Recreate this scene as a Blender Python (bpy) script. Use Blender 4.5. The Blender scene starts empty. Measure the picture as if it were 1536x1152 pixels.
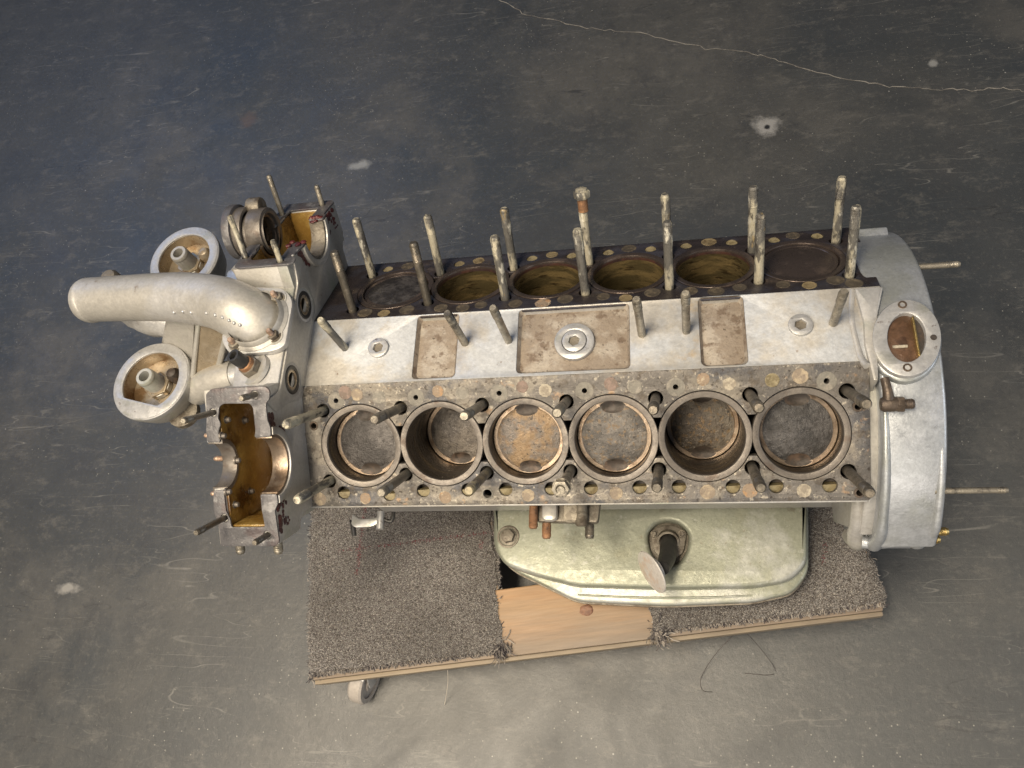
import bpy, bmesh, math, random
import numpy as np
from mathutils import Matrix, Vector, Euler
random.seed(7); np.random.seed(7)
sc = bpy.context.scene
COL = sc.collection
S = 0.001                      # geometry is written in millimetres
EZ = 268.0                     # height of the crankshaft axis above the floor, mm
PI = math.pi

# ------------------------------------------------------------------ camera
cam = bpy.data.cameras.new('camera'); cam_o = bpy.data.objects.new('camera', cam); COL.objects.link(cam_o)
cam.sensor_width = 36; cam.lens = 1188.82/1536*36; cam.clip_start = .02; cam.clip_end = 60
R = Matrix(((0.97815789, 0.04182082, -0.20361279), (-0.04187108, -0.91982994, -0.39007652), (-0.20360246, 0.39008191, -0.89798783)))
m = Matrix((R[0], -R[1], -R[2])).transposed().to_4x4()
m.translation = Vector((116.456, -382.706, 980.361+EZ))*S
cam_o.matrix_world = m
sc.camera = cam_o
# ------------------------------------------------------------------ world and lamps
w = bpy.data.worlds.new('World'); sc.world = w; w.use_nodes = True
bg = w.node_tree.nodes['Background']; bg.inputs[0].default_value = (.60, .72, .98, 1); bg.inputs[1].default_value = .11
def area(name, loc, target, sx, sy, power, col):
    l = bpy.data.lights.new(name, 'AREA'); l.shape = 'RECTANGLE'; l.size = sx; l.size_y = sy; l.energy = power; l.color = col
    o = bpy.data.objects.new(name, l); COL.objects.link(o); o.location = loc
    o.rotation_euler = (Vector(target)-Vector(loc)).to_track_quat('-Z', 'Y').to_euler(); return o
area('ceiling_lamp', (-.38, -.46, 2.9), (-.05, -.4, 0), .75, .4, 76, (1, .86, .66))
area('ceiling_panel', (-.7, -.95, 1.95), (-.1, -.45, 0), 1.3, .7, 46, (1, .86, .67))
area('door_light', (.2, -3.3, 1.9), (0, -.35, .1), 3.0, 1.6, 50, (1, .90, .76))
area('window_light', (-2.3, 1.9, 2.3), (-.3, .2, 0), 2.2, 1.4, 17, (.30, .52, 1.0))
area('side_fill', (2.9, -.7, 1.7), (0, -.1, .2), 2.0, 1.4, 26, (.86, .92, 1.0))  # soft cool fill lamp added on the right to lift right-facing walls
sc.view_settings.view_transform = 'Standard'; sc.view_settings.look = 'None'
sc.view_settings.exposure = -.1; sc.view_settings.gamma = 1

# ------------------------------------------------------------------ materials
def N(nt, typ, **k):
    n = nt.nodes.new(typ)
    for a, b in k.items():
        if a in n.inputs.keys() if isinstance(a, str) else False: n.inputs[a].default_value = b
        else: setattr(n, a, b)
    return n
def mat(name, base, layers=(), rough=.5, rvar=.12, metal=0., bump=.15, bscale=300, fine=0., stretch=(1, 1, 1), spec=.5, coat=0., rnd=True, edge=None):
    """base colour with noise layers (colour, features per metre, lo, hi) over it"""
    mt = bpy.data.materials.new(name); mt.use_nodes = True; nt = mt.node_tree; L = nt.links
    bs = nt.nodes['Principled BSDF']
    tc = nt.nodes.new('ShaderNodeTexCoord'); vec = tc.outputs['Object']
    if rnd:
        oi = nt.nodes.new('ShaderNodeObjectInfo'); ml = nt.nodes.new('ShaderNodeMath'); ml.operation = 'MULTIPLY'; ml.inputs[1].default_value = 37.
        L.new(oi.outputs['Random'], ml.inputs[0]); ad = nt.nodes.new('ShaderNodeVectorMath'); ad.operation = 'ADD'
        L.new(vec, ad.inputs[0]); L.new(ml.outputs[0], ad.inputs[1]); vec = ad.outputs[0]
    if stretch != (1, 1, 1):
        sv = nt.nodes.new('ShaderNodeVectorMath'); sv.operation = 'MULTIPLY'; sv.inputs[1].default_value = stretch
        L.new(vec, sv.inputs[0]); vec = sv.outputs[0]
    cur = None
    def noise(scale, detail=7, rg=.62, off=0.):
        v = vec
        if off:
            a = nt.nodes.new('ShaderNodeVectorMath'); a.operation = 'ADD'; a.inputs[1].default_value = (off, off*1.7, -off); L.new(vec, a.inputs[0]); v = a.outputs[0]
        n = nt.nodes.new('ShaderNodeTexNoise'); n.inputs['Scale'].default_value = scale; n.inputs['Detail'].default_value = detail
        n.inputs['Roughness'].default_value = rg; L.new(v, n.inputs['Vector']); return n.outputs[0]
    def rng(s, a, b, c=0., d=1.):
        n = nt.nodes.new('ShaderNodeMapRange'); n.inputs[1].default_value = a; n.inputs[2].default_value = b; n.inputs[3].default_value = c; n.inputs[4].default_value = d
        L.new(s, n.inputs[0]); return n.outputs[0]
    rgb = nt.nodes.new('ShaderNodeRGB'); rgb.outputs[0].default_value = (*base, 1); cur = rgb.outputs[0]
    for i, ly in enumerate(layers):
        c, scl, lo, hi = ly[:4]; mxv = ly[4] if len(ly) > 4 else 1.
        md, hf = (lo+hi)/2-.012, (hi-lo)*.30
        f = rng(noise(scl, off=3.1*(i+1)), md-hf, md+hf, 0, mxv)
        mx = nt.nodes.new('ShaderNodeMix'); mx.data_type = 'RGBA'; L.new(f, mx.inputs[0]); L.new(cur, mx.inputs[6]); mx.inputs[7].default_value = (*c, 1)
        cur = mx.outputs[2]
    if edge:                                   # grime rubbed into one edge of the thing (object y, metres)
        sx = nt.nodes.new('ShaderNodeSeparateXYZ'); L.new(tc.outputs['Object'], sx.inputs[0])
        ed = nt.nodes.new('ShaderNodeMath'); ed.operation = 'MULTIPLY_ADD'; L.new(noise(30, 8, .7, 4.), ed.inputs[0]); ed.inputs[1].default_value = edge[1]*1.2; L.new(sx.outputs[1], ed.inputs[2])
        mx = nt.nodes.new('ShaderNodeMix'); mx.data_type = 'RGBA'; L.new(rng(ed.outputs[0], edge[1]*1.6, edge[1]*.7, 0, .8), mx.inputs[0]); L.new(cur, mx.inputs[6]); mx.inputs[7].default_value = (*edge[0], 1); cur = mx.outputs[2]
    # small value variation so that no face is one flat colour
    hv = nt.nodes.new('ShaderNodeHueSaturation'); L.new(rng(noise(bscale*.7, off=9.), .25, .75, .85, 1.15), hv.inputs['Value']); L.new(cur, hv.inputs['Color']); cur = hv.outputs[0]
    L.new(cur, bs.inputs['Base Color'])
    L.new(rng(noise(bscale*.25, off=5.), .3, .7, max(.05, rough-rvar), min(1, rough+rvar)), bs.inputs['Roughness'])
    bs.inputs['Metallic'].default_value = metal; bs.inputs['Specular IOR Level'].default_value = spec; bs.inputs['Coat Weight'].default_value = coat
    if bump:
        b = nt.nodes.new('ShaderNodeBump'); b.inputs['Strength'].default_value = bump; b.inputs['Distance'].default_value = .0012
        L.new(noise(bscale, 8, .7), b.inputs['Height'])
        b2 = nt.nodes.new('ShaderNodeBump'); b2.inputs['Strength'].default_value = bump*.8; b2.inputs['Distance'].default_value = .003
        L.new(noise(bscale*.18, 4, .55, 2.), b2.inputs['Height']); L.new(b.outputs[0], b2.inputs['Normal'])
        L.new(b2.outputs[0], bs.inputs['Normal'])
    return mt
M = {}
M['alu'] = mat('cast_aluminium', (.375, .36, .33), [((.28, .31, .235), 14, .54, .74, .6), ((.46, .46, .465), 9, .45, .65, .6), ((.17, .125, .085), 60, .64, .78, .6)], .48, .10, .45, .16, 420)
M['alu_blue'] = mat('sprayed_aluminium', (.365, .385, .41), [((.28, .29, .255), 9, .48, .68, .6), ((.48, .50, .54), 7, .50, .66, .7), ((.2, .17, .13), 90, .66, .78, .5)], .38, .12, .55, .18, 480)
M['valley'] = mat('valley_aluminium', (.39, .37, .335), [((.44, .465, .50), 11, .42, .6, .8), ((.40, .31, .20), 22, .58, .72, .75), ((.16, .10, .06), 70, .68, .76, .8)], .46, .12, .4, .2, 380)
M['green'] = mat('sump_aluminium', (.23, .24, .19), [((.38, .385, .37), 6, .50, .66, .8), ((.27, .265, .185), 22, .5, .75, .4), ((.50, .50, .47), 100, .60, .72, .3), ((.12, .10, .07), 34, .62, .74, .6), ((.16, .13, .09), 190, .62, .74, .6)], .42, .12, .35, .2, 420)
M['pocket'] = mat('stained_casting', (.22, .18, .14), [((.32, .285, .24), 26, .48, .64, .9), ((.12, .085, .06), 70, .54, .68, .85), ((.06, .045, .03), 210, .60, .70, .8)], .62, .12, .15, .45, 520)
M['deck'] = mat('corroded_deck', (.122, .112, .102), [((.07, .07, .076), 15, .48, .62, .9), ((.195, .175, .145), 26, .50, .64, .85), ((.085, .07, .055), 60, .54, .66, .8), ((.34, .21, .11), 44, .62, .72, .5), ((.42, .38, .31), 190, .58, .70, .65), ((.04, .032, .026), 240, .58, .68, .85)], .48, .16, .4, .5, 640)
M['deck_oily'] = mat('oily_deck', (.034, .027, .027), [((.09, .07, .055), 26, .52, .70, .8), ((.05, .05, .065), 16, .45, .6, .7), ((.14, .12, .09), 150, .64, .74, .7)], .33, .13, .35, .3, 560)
M['liner'] = mat('liner_steel', (.12, .106, .093), [((.18, .158, .135), 34, .5, .66, .8), ((.08, .055, .04), 50, .56, .7, .7)], .42, .12, .4, .2, 600)
M['liner_oily'] = mat('oily_liner_steel', (.075, .058, .05), [((.16, .12, .10), 34, .5, .7, .7)], .30, .1, .6, .15, 600)
M['bore'] = mat('bore_wall', (.075, .062, .05), [((.15, .11, .06), 16, .46, .66, .8), ((.03, .025, .02), 26, .5, .7, .8)], .30, .1, .7, .1, 500, stretch=(1, 1, 6))
M['bore_oily'] = mat('oily_bore_wall', (.085, .066, .032), [((.20, .145, .065), 17, .44, .62, .8), ((.03, .02, .01), 40, .54, .68, .85)], .24, .08, .5, .12, 420, stretch=(1, 1, 5))
M['carbon_lip'] = mat('carbon_lip', (.06, .028, .02), [((.03, .02, .02), 60, .4, .6, .8)], .35, .1, .2, .2, 500)
def piston_mat(name, a, b, c, metal=.35):
    a, b, c = (tuple(v*.68 for v in q) for q in (a, b, c))
    return mat(name, a, [(b, 30, .44, .62, .9), (c, 170, .52, .66, .55), ((.02, .017, .015), 240, .56, .68, .8), ((.45, .42, .38), 330, .68, .76, .7)], .40, .16, metal, .6, 560)
M['p1'] = piston_mat('piston_soot', (.045, .040, .038), (.12, .11, .105), (.025, .02, .018))
M['p2'] = piston_mat('piston_dark', (.095, .083, .075), (.15, .13, .11), (.05, .04, .035))
M['p3'] = piston_mat('piston_tan', (.27, .185, .105), (.15, .135, .125), (.19, .105, .045))
M['p4'] = piston_mat('piston_mixed', (.085, .078, .072), (.17, .155, .14), (.22, .135, .055))
M['p5'] = piston_mat('piston_brown', (.085, .068, .052), (.14, .12, .095), (.25, .15, .055))
M['p6'] = piston_mat('piston_slate', (.045, .043, .043), (.095, .09, .09), (.025, .022, .02))
M['rim'] = mat('piston_rim', (.23, .18, .135), [((.12, .08, .05), 60, .5, .65, .8), ((.42, .32, .24), 30, .5, .7, .6)], .35, .1, .7, .15, 500)
M['relief'] = mat('valve_relief', (.042, .032, .026), [((.10, .065, .045), 60, .46, .65, .7), ((.02, .015, .01), 140, .5, .64, .8)], .55, .1, .2, .2, 500)
M['stud'] = mat('stud_steel', (.215, .195, .16), [((.34, .31, .25), 50, .52, .66, .8), ((.06, .055, .05), 70, .52, .66, .8)], .42, .12, .6, .35, 700)
M['stud_paint'] = mat('stud_with_dried_sealant', (.10, .095, .085), [((.36, .33, .25), 42, .47, .56, .95), ((.50, .48, .41), 90, .58, .66, .7), ((.05, .045, .04), 110, .56, .64, .85), ((.26, .19, .085), 60, .62, .70, .8)], .50, .15, .25, .6, 520, stretch=(1, 1, .38))
M['stud_olive'] = mat('stud_with_olive_film', (.17, .15, .12), [((.30, .26, .17), 60, .48, .62, .9), ((.07, .06, .05), 80, .54, .66, .8)], .45, .12, .4, .4, 700)
M['stud_dark'] = mat('oily_stud', (.11, .098, .08), [((.22, .19, .15), 60, .5, .64, .8)], .38, .12, .6, .3, 700)
M['rust'] = mat('rusty_steel', (.20, .105, .055), [((.32, .17, .08), 90, .5, .65, .8), ((.08, .05, .035), 110, .55, .68, .8)], .62, .1, .3, .5, 700)
M['copper'] = mat('coppered_thread', (.40, .28, .20), [((.22, .15, .11), 120, .5, .66, .7)], .42, .1, .6, .3, 700)
M['brass'] = mat('brass', (.52, .38, .15), [((.28, .2, .08), 120, .5, .66, .7)], .35, .1, .9, .2, 700)
M['brown'] = mat('oil_varnish', (.20, .115, .028), [((.33, .22, .065), 20, .46, .64, .8), ((.05, .018, .006), 24, .50, .66, .85)], .24, .1, .12, .22, 260, coat=.4)
M['port_brown'] = mat('flywheel_film', (.065, .036, .02), [((.11, .06, .035), 30, .48, .62, .8), ((.04, .02, .012), 50, .54, .66, .8)], .4, .1, .2, .3, 400)
M['elbow'] = mat('brown_fitting', (.085, .065, .05), [((.15, .11, .08), 60, .5, .64, .8)], .42, .1, .5, .3, 600)
M['gasket'] = mat('gasket_face', (.095, .092, .096), [((.22, .215, .215), 40, .54, .66, .8), ((.08, .06, .06), 30, .52, .66, .7), ((.45, .44, .43), 260, .66, .72, .8)], .42, .12, .3, .35, 520)
M['sealant'] = mat('dark_red_sealant', (.085, .016, .014), [((.04, .012, .014), 60, .45, .6, .8)], .38, .1, 0, .6, 420)
M['rubber'] = mat('black_rubber', (.022, .021, .020), [((.06, .055, .045), 60, .55, .7, .6)], .42, .1, 0, .2, 500)
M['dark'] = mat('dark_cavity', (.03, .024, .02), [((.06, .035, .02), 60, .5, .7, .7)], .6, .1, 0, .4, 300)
M['grimy'] = mat('grimy_metal', (.17, .15, .12), [((.07, .055, .04), 50, .48, .62, .8)], .5, .12, .4, .4, 500)
M['silver'] = mat('machined_face', (.40, .40, .40), [((.30, .30, .26), 30, .52, .7, .7), ((.13, .10, .09), 130, .62, .72, .8)], .40, .12, .5, .12, 500)
M['bowl'] = mat('oily_bowl', (.33, .27, .19), [((.17, .095, .04), 24, .5, .64, .85), ((.46, .40, .32), 30, .5, .66, .6)], .30, .1, .55, .18, 300)
M['crust_tan'] = mat('tan_crust', (.33, .27, .19), [((.21, .17, .13), 110, .40, .58, .95)], .75, .1, 0, .8, 900)
M['crust_grey'] = mat('grey_plug', (.15, .14, .12), [((.21, .19, .16), 120, .5, .64, .8)], .55, .1, .3, .4, 700)
M['crust_rust'] = mat('rusty_crust', (.23, .175, .125), [((.34, .20, .10), 130, .54, .66, .8), ((.40, .34, .25), 160, .58, .66, .8)], .75, .1, 0, .8, 900)
M['crust_red'] = mat('reddish_crust', (.20, .145, .12), [((.13, .10, .08), 120, .46, .6, .8)], .7, .1, 0, .6, 900)
M['crust_white'] = mat('whitish_crust', (.36, .32, .25), [((.22, .19, .15), 120, .44, .6, .9)], .75, .1, 0, .8, 900)
M['olive'] = mat('olive_sediment', (.205, .17, .095), [((.11, .085, .04), 120, .46, .62, .8)], .5, .1, .1, .5, 500)
M['plug_oily'] = mat('oily_plug', (.075, .062, .046), [((.15, .12, .08), 140, .5, .64, .8)], .4, .1, .2, .4, 700)
M['plug_tan'] = mat('oily_tan_plug', (.20, .155, .085), [((.10, .07, .035), 140, .5, .64, .8)], .45, .1, .1, .4, 700)
M['chrome'] = mat('dull_cap', (.50, .475, .45), [((.46, .34, .26), 40, .52, .68, .7)], .36, .1, .3, .1, 400)
M['wood'] = mat('pine_board', (.275, .18, .10), [((.33, .185, .085), 30, .42, .66, .6), ((.17, .13, .09), 11, .52, .68, .75), ((.07, .05, .035), 200, .68, .76, .7)], .55, .08, 0, .2, 300, stretch=(.09, 1, 1), edge=((.15, .125, .10), .062))
M['wood_edge'] = mat('board_edge', (.23, .185, .13), [((.11, .09, .07), 18, .45, .62, .8)], .62, .08, 0, .3, 300, stretch=(.14, 1, 1))
M['caster_grey'] = mat('castor_plastic', (.34, .31, .28), [((.22, .19, .16), 40, .5, .66, .7)], .45, .1, 0, .1, 400)

# carpet: colour comes from the strands themselves
def carpet_mat():
    mt = bpy.data.materials.new('carpet_yarn'); mt.use_nodes = True; nt = mt.node_tree
    a = nt.nodes.new('ShaderNodeVertexColor'); a.layer_name = 'yarn'
    b = nt.nodes['Principled BSDF']; nt.links.new(a.outputs[0], b.inputs['Base Color']); b.inputs['Roughness'].default_value = .9; b.inputs['Specular IOR Level'].default_value = .2
    return mt
M['yarn'] = carpet_mat()
M['backing'] = mat('carpet_backing', (.055, .048, .042), [((.12, .105, .09), 300, .46, .6, .8)], .9, .05, 0, .5, 900)

def floor_mat():
    mt = bpy.data.materials.new('polished_concrete'); mt.use_nodes = True; nt = mt.node_tree; L = nt.links; bs = nt.nodes['Principled BSDF']
    tc = nt.nodes.new('ShaderNodeTexCoord'); V = tc.outputs['Object']
    def noise(s, d=8, r=.6, off=(0, 0, 0), dist=0., sc3=(1, 1, 1)):
        mp = nt.nodes.new('ShaderNodeMapping'); mp.inputs['Location'].default_value = off; mp.inputs['Scale'].default_value = sc3; L.new(V, mp.inputs[0])
        n = nt.nodes.new('ShaderNodeTexNoise'); n.inputs['Scale'].default_value = s; n.inputs['Detail'].default_value = d; n.inputs['Roughness'].default_value = r; n.inputs['Distortion'].default_value = dist
        L.new(mp.outputs[0], n.inputs['Vector']); return n.outputs[0]
    def rng(s, a, b, c=0., d=1.):
        n = nt.nodes.new('ShaderNodeMapRange'); n.inputs[1].default_value = a; n.inputs[2].default_value = b; n.inputs[3].default_value = c; n.inputs[4].default_value = d; L.new(s, n.inputs[0]); return n.outputs[0]
    def mix(f, a, c):
        n = nt.nodes.new('ShaderNodeMix'); n.data_type = 'RGBA'; L.new(f, n.inputs[0]); L.new(a, n.inputs[6])
        if isinstance(c, tuple): n.inputs[7].default_value = (*c, 1)
        else: L.new(c, n.inputs[7])
        return n.outputs[2]
    def mul(a, b):
        n = nt.nodes.new('ShaderNodeMath'); n.operation = 'MULTIPLY'; L.new(a, n.inputs[0]); L.new(b, n.inputs[1]); return n.outputs[0]
    r = nt.nodes.new('ShaderNodeRGB'); r.outputs[0].default_value = (.049, .049, .046, 1); c = r.outputs[0]
    c = mix(rng(noise(1.7, 4, .5, (3, 1, 0), .2), .42, .60), c, (.030, .034, .037))
    c = mix(rng(noise(2.6, 11, .72, (9, 4, 0), .3), .50, .62, 0, .7), c, (.074, .071, .064))
    c = mix(rng(noise(9, 12, .78, (1, 7, 0), .3), .50, .60, 0, .6), c, (.034, .035, .036))
    c = mix(rng(noise(16, 12, .8, (5, 5, 0), .2, (1, 1.8, 1)), .53, .64, 0, .6), c, (.105, .10, .09))
    c = mix(rng(noise(110, 6, .8, (2, 2, 0)), .56, .66, 0, .5), c, (.12, .115, .10))
    c = mix(rng(noise(90, 6, .8, (6, 2, 7)), .56, .66, 0, .6), c, (.028, .028, .028))
    # trowel marks and drag scratches: thin level lines of stretched noise, only in patches
    def lines(sc3, rot, off, w_, col, amt, mask_off):
        nonlocal c
        mp = nt.nodes.new('ShaderNodeMapping'); mp.inputs['Location'].default_value = off; mp.inputs['Scale'].default_value = sc3; mp.inputs['Rotation'].default_value = (0, 0, rot); L.new(V, mp.inputs[0])
        n = nt.nodes.new('ShaderNodeTexNoise'); n.inputs['Scale'].default_value = 3; n.inputs['Detail'].default_value = 2; n.inputs['Distortion'].default_value = .3; L.new(mp.outputs[0], n.inputs['Vector'])
        a = nt.nodes.new('ShaderNodeMath'); a.operation = 'SUBTRACT'; L.new(n.outputs[0], a.inputs[0]); a.inputs[1].default_value = .5
        b_ = nt.nodes.new('ShaderNodeMath'); b_.operation = 'ABSOLUTE'; L.new(a.outputs[0], b_.inputs[0])
        c = mix(mul(rng(b_.outputs[0], w_, w_*.3, 0, amt), rng(noise(5, 8, .7, mask_off), .50, .60)), c, col)
    lines((1, 9, 1), .25, (2, 0, 0), .006, (.17, .165, .15), .6, (1, 1, 6))
    lines((1.5, 12, 1), -.5, (5, 3, 0), .005, (.15, .145, .13), .5, (4, 7, 2))
    lines((1, 7, 1), 1.2, (8, 3, 0), .004, (.02, .02, .02), .7, (3, 9, 5))
    # pale chips of paint and grit, patchy
    vo = nt.nodes.new('ShaderNodeTexVoronoi'); vo.inputs['Scale'].default_value = 34; L.new(V, vo.inputs['Vector'])
    c = mix(mul(rng(vo.outputs['Distance'], .055, .035), rng(noise(4.2, 6, .6, (8, 8, 1)), .52, .58)), c, (.26, .255, .24))
    vo2 = nt.nodes.new('ShaderNodeTexVoronoi'); vo2.inputs['Scale'].default_value = 80; L.new(V, vo2.inputs['Vector'])
    c = mix(mul(rng(vo2.outputs['Distance'], .10, .06), rng(noise(3, 6, .6, (2, 6, 1)), .48, .54)), c, (.22, .215, .19))
    # rust spot and the two pale stains of the slab
    def blob(x, y, rad, col, c, amt=1., sx=1.):
        d = nt.nodes.new('ShaderNodeVectorMath'); d.operation = 'DISTANCE'
        s = nt.nodes.new('ShaderNodeVectorMath'); s.operation = 'MULTIPLY'; s.inputs[1].default_value = (sx, 1, 0); L.new(V, s.inputs[0]); L.new(s.outputs[0], d.inputs[0]); d.inputs[1].default_value = (x*sx, y, 0)
        nn = noise(34, 6, .7, (x, y, 0))
        a = nt.nodes.new('ShaderNodeMath'); a.operation = 'MULTIPLY_ADD'; L.new(nn, a.inputs[0]); a.inputs[1].default_value = rad*2.6; L.new(d.outputs['Value'], a.inputs[2])
        return mix(rng(a.outputs[0], rad*2.5, rad*1.75, 0, amt), c, col)
    c = blob(.301, .668, .022, (.26, .255, .245), c, .9, .8)
    c = blob(.303, .664, .005, (.012, .012, .012), c)
    c = blob(-.514, .674, .012, (.24, .245, .24), c, .8, .5)
    c = blob(-.803, .834, .022, (.085, .058, .042), c, .6)
    c = blob(.607, .772, .008, (.24, .24, .23), c, .8)
    c = blob(-.96, -.20, .009, (.26, .25, .23), c, .8, .35)
    L.new(c, bs.inputs['Base Color'])
    L.new(rng(noise(7, 8, .65, (4, 0, 2), .8), .3, .7, .38, .56), bs.inputs['Roughness'])
    bs.inputs['Specular IOR Level'].default_value = .85
    b = nt.nodes.new('ShaderNodeBump'); b.inputs['Strength'].default_value = .35; b.inputs['Distance'].default_value = .0025; L.new(noise(70, 12, .8), b.inputs['Height']); L.new(b.outputs[0], bs.inputs['Normal'])
    return mt
M['floor'] = floor_mat()
M['crack'] = mat('crack_filler', (.22, .205, .18), [((.10, .09, .08), 60, .48, .6, .8)], .8, .05, 0, .3, 400)

# ------------------------------------------------------------------ mesh helpers
def shade(me, ang=32):
    bm = bmesh.new(); bm.from_mesh(me)
    a = math.radians(ang)
    for f in bm.faces: f.smooth = True
    for e in bm.edges:
        e.smooth = not (len(e.link_faces) == 2 and e.calc_face_angle(0) > a)
    bm.to_mesh(me); bm.free()
def link(name, me, parent=None, M4=None, mats=None):
    o = bpy.data.objects.new(name, me); COL.objects.link(o)
    if parent is not None: o.parent = parent
    if M4 is not None: o.matrix_local = M4
    return o
def mesh(name, verts, faces, mats, idx=None, ang=32):
    me = bpy.data.meshes.new(name); me.from_pydata([tuple(c*S for c in v) for v in verts], [], faces)
    for mm in (mats if isinstance(mats, (list, tuple)) else [mats]): me.materials.append(mm)
    if idx is not None: me.polygons.foreach_set('material_index', idx)
    me.update(); shade(me, ang); return me
def T(x=0, y=0, z=0, rot=None):
    m = Matrix.Translation((x*S, y*S, z*S))
    return m @ rot.to_4x4() if rot is not None else m
def frame(o, ex, ey, ez):
    m = Matrix((ex, ey, ez)).transposed().to_4x4(); m.translation = Vector(o)*S; return m
def zto(d):                                    # rotation that takes +Z to direction d
    return Vector(d).normalized().to_track_quat('Z', 'Y').to_matrix()
c30, s30 = math.cos(PI/6), .5
HN, HF, XO = 206.9, 203.2, 19.0
NEAR = frame((0, -s30*HN, c30*HN), (1, 0, 0), (0, c30, s30), (0, -s30, c30))      # local (x, -t, h)
FAR = frame((XO, s30*HF, c30*HF), (1, 0, 0), (0, c30, -s30), (0, s30, c30))       # local (x-XO, t, h)
def lathe(name, prof, mats, seg=32, idx=None, ang=32, cap=True, close=False):
    """prof: (r, z) pairs, bottom to top; idx: material per ring of faces"""
    vs, fs, mi = [], [], []; n = len(prof)
    for r, z in prof:
        for k in range(seg):
            a = 2*PI*k/seg; vs.append((r*math.cos(a), r*math.sin(a), z))
    for i in range(n-1 if not close else n):
        j = (i+1) % n
        for k in range(seg):
            l = (k+1) % seg; fs.append((i*seg+k, i*seg+l, j*seg+l, j*seg+k)); mi.append(idx[i] if idx else 0)
    if cap and not close:
        fs.append(tuple(reversed(range(seg)))); mi.append(idx[0] if idx else 0)
        fs.append(tuple((n-1)*seg+k for k in range(seg))); mi.append(idx[-1] if idx else 0)
    return mesh(name, vs, fs, mats, mi, ang)
def circ(x, y, r, n=24, a0=0, a1=2*PI, rev=False):
    pts = [(x+r*math.cos(a0+(a1-a0)*k/n), y+r*math.sin(a0+(a1-a0)*k/n)) for k in range(n if abs(a1-a0) > 6.28 else n+1)]
    return pts[::-1] if rev else pts
def hexa(x, y, r, a=0): return circ(x, y, r, 6, a, a+2*PI)
def rrect(x0, y0, x1, y1, r, n=5):
    out = []
    for cx, cy, a in ((x1-r, y1-r, 0), (x0+r, y1-r, PI/2), (x0+r, y0+r, PI), (x1-r, y0+r, 1.5*PI)):
        out += circ(cx, cy, r, n, a, a+PI/2)
    return out
def rpoly(pts, r, n=4):                          # polygon with rounded corners
    out = []; m_ = len(pts)
    for i in range(m_):
        p0, p1, p2 = Vector(pts[i-1]), Vector(pts[i]), Vector(pts[(i+1) % m_])
        rr = r[i] if isinstance(r, (list, tuple)) else r
        d0 = (p0-p1); d2 = (p2-p1); k = min(rr, d0.length*.45, d2.length*.45)
        a = p1+d0.normalized()*k; b = p1+d2.normalized()*k
        if k < .3: out.append(tuple(p1)); continue
        for q in range(n+1):
            t = q/n; v = a*(1-t)**2+p1*2*t*(1-t)+b*t*t; out.append((v.x, v.y))
    return out
def plate(name, loops, z0, z1, m_, bev=.8, ang=40, bres=1):
    """flat plate with holes: loops[0] is the outline, the others are holes"""
    cu = bpy.data.curves.new(name+'_outline', 'CURVE'); cu.dimensions = '2D'; cu.fill_mode = 'BOTH'
    for lp in loops:
        sp = cu.splines.new('POLY'); sp.points.add(len(lp)-1); sp.use_cyclic_u = True
        for k, (x, y) in enumerate(lp): sp.points[k].co = (x*S, y*S, 0, 1)
    h = (z1-z0)/2
    cu.extrude = max(0., h-bev)*S; cu.bevel_depth = bev*S; cu.bevel_resolution = bres; cu.offset = -bev*S
    o = bpy.data.objects.new('tmp', cu); COL.objects.link(o)
    dg = bpy.context.evaluated_depsgraph_get(); dg.update()
    me = bpy.data.meshes.new_from_object(o.evaluated_get(dg)); bpy.data.objects.remove(o); bpy.data.curves.remove(cu)
    me.name = name; me.transform(Matrix.Translation((0, 0, (z0+h)*S)))
    bm = bmesh.new(); bm.from_mesh(me); bmesh.ops.remove_doubles(bm, verts=bm.verts, dist=1e-6)
    bmesh.ops.recalc_face_normals(bm, faces=bm.faces); bm.to_mesh(me); bm.free()
    me.materials.clear(); me.materials.append(m_); shade(me, ang); return me
def solid(name, front, off, m_, bev=2.):
    """slab: four front corners (anticlockwise) and an offset to the back"""
    vs = list(front)+[tuple(a+b for a, b in zip(v, off)) for v in front]
    bm = bmesh.new(); V_ = [bm.verts.new(tuple(c*S for c in v)) for v in vs]
    for f in ((0, 1, 2, 3), (7, 6, 5, 4), (0, 4, 5, 1), (1, 5, 6, 2), (2, 6, 7, 3), (3, 7, 4, 0)): bm.faces.new([V_[k] for k in f])
    bmesh.ops.recalc_face_normals(bm, faces=bm.faces)
    bmesh.ops.bevel(bm, geom=bm.edges[:], offset=bev*S, segments=3, affect='EDGES')
    me = bpy.data.meshes.new(name); bm.to_mesh(me); bm.free(); me.materials.append(m_); shade(me, 30); return me
def box(name, x0, y0, z0, x1, y1, z1, m_, bev=1., r=None):
    return plate(name, [rrect(x0, y0, x1, y1, r if r else max(.5, bev*1.2), 3)], z0, z1, m_, bev)
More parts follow.
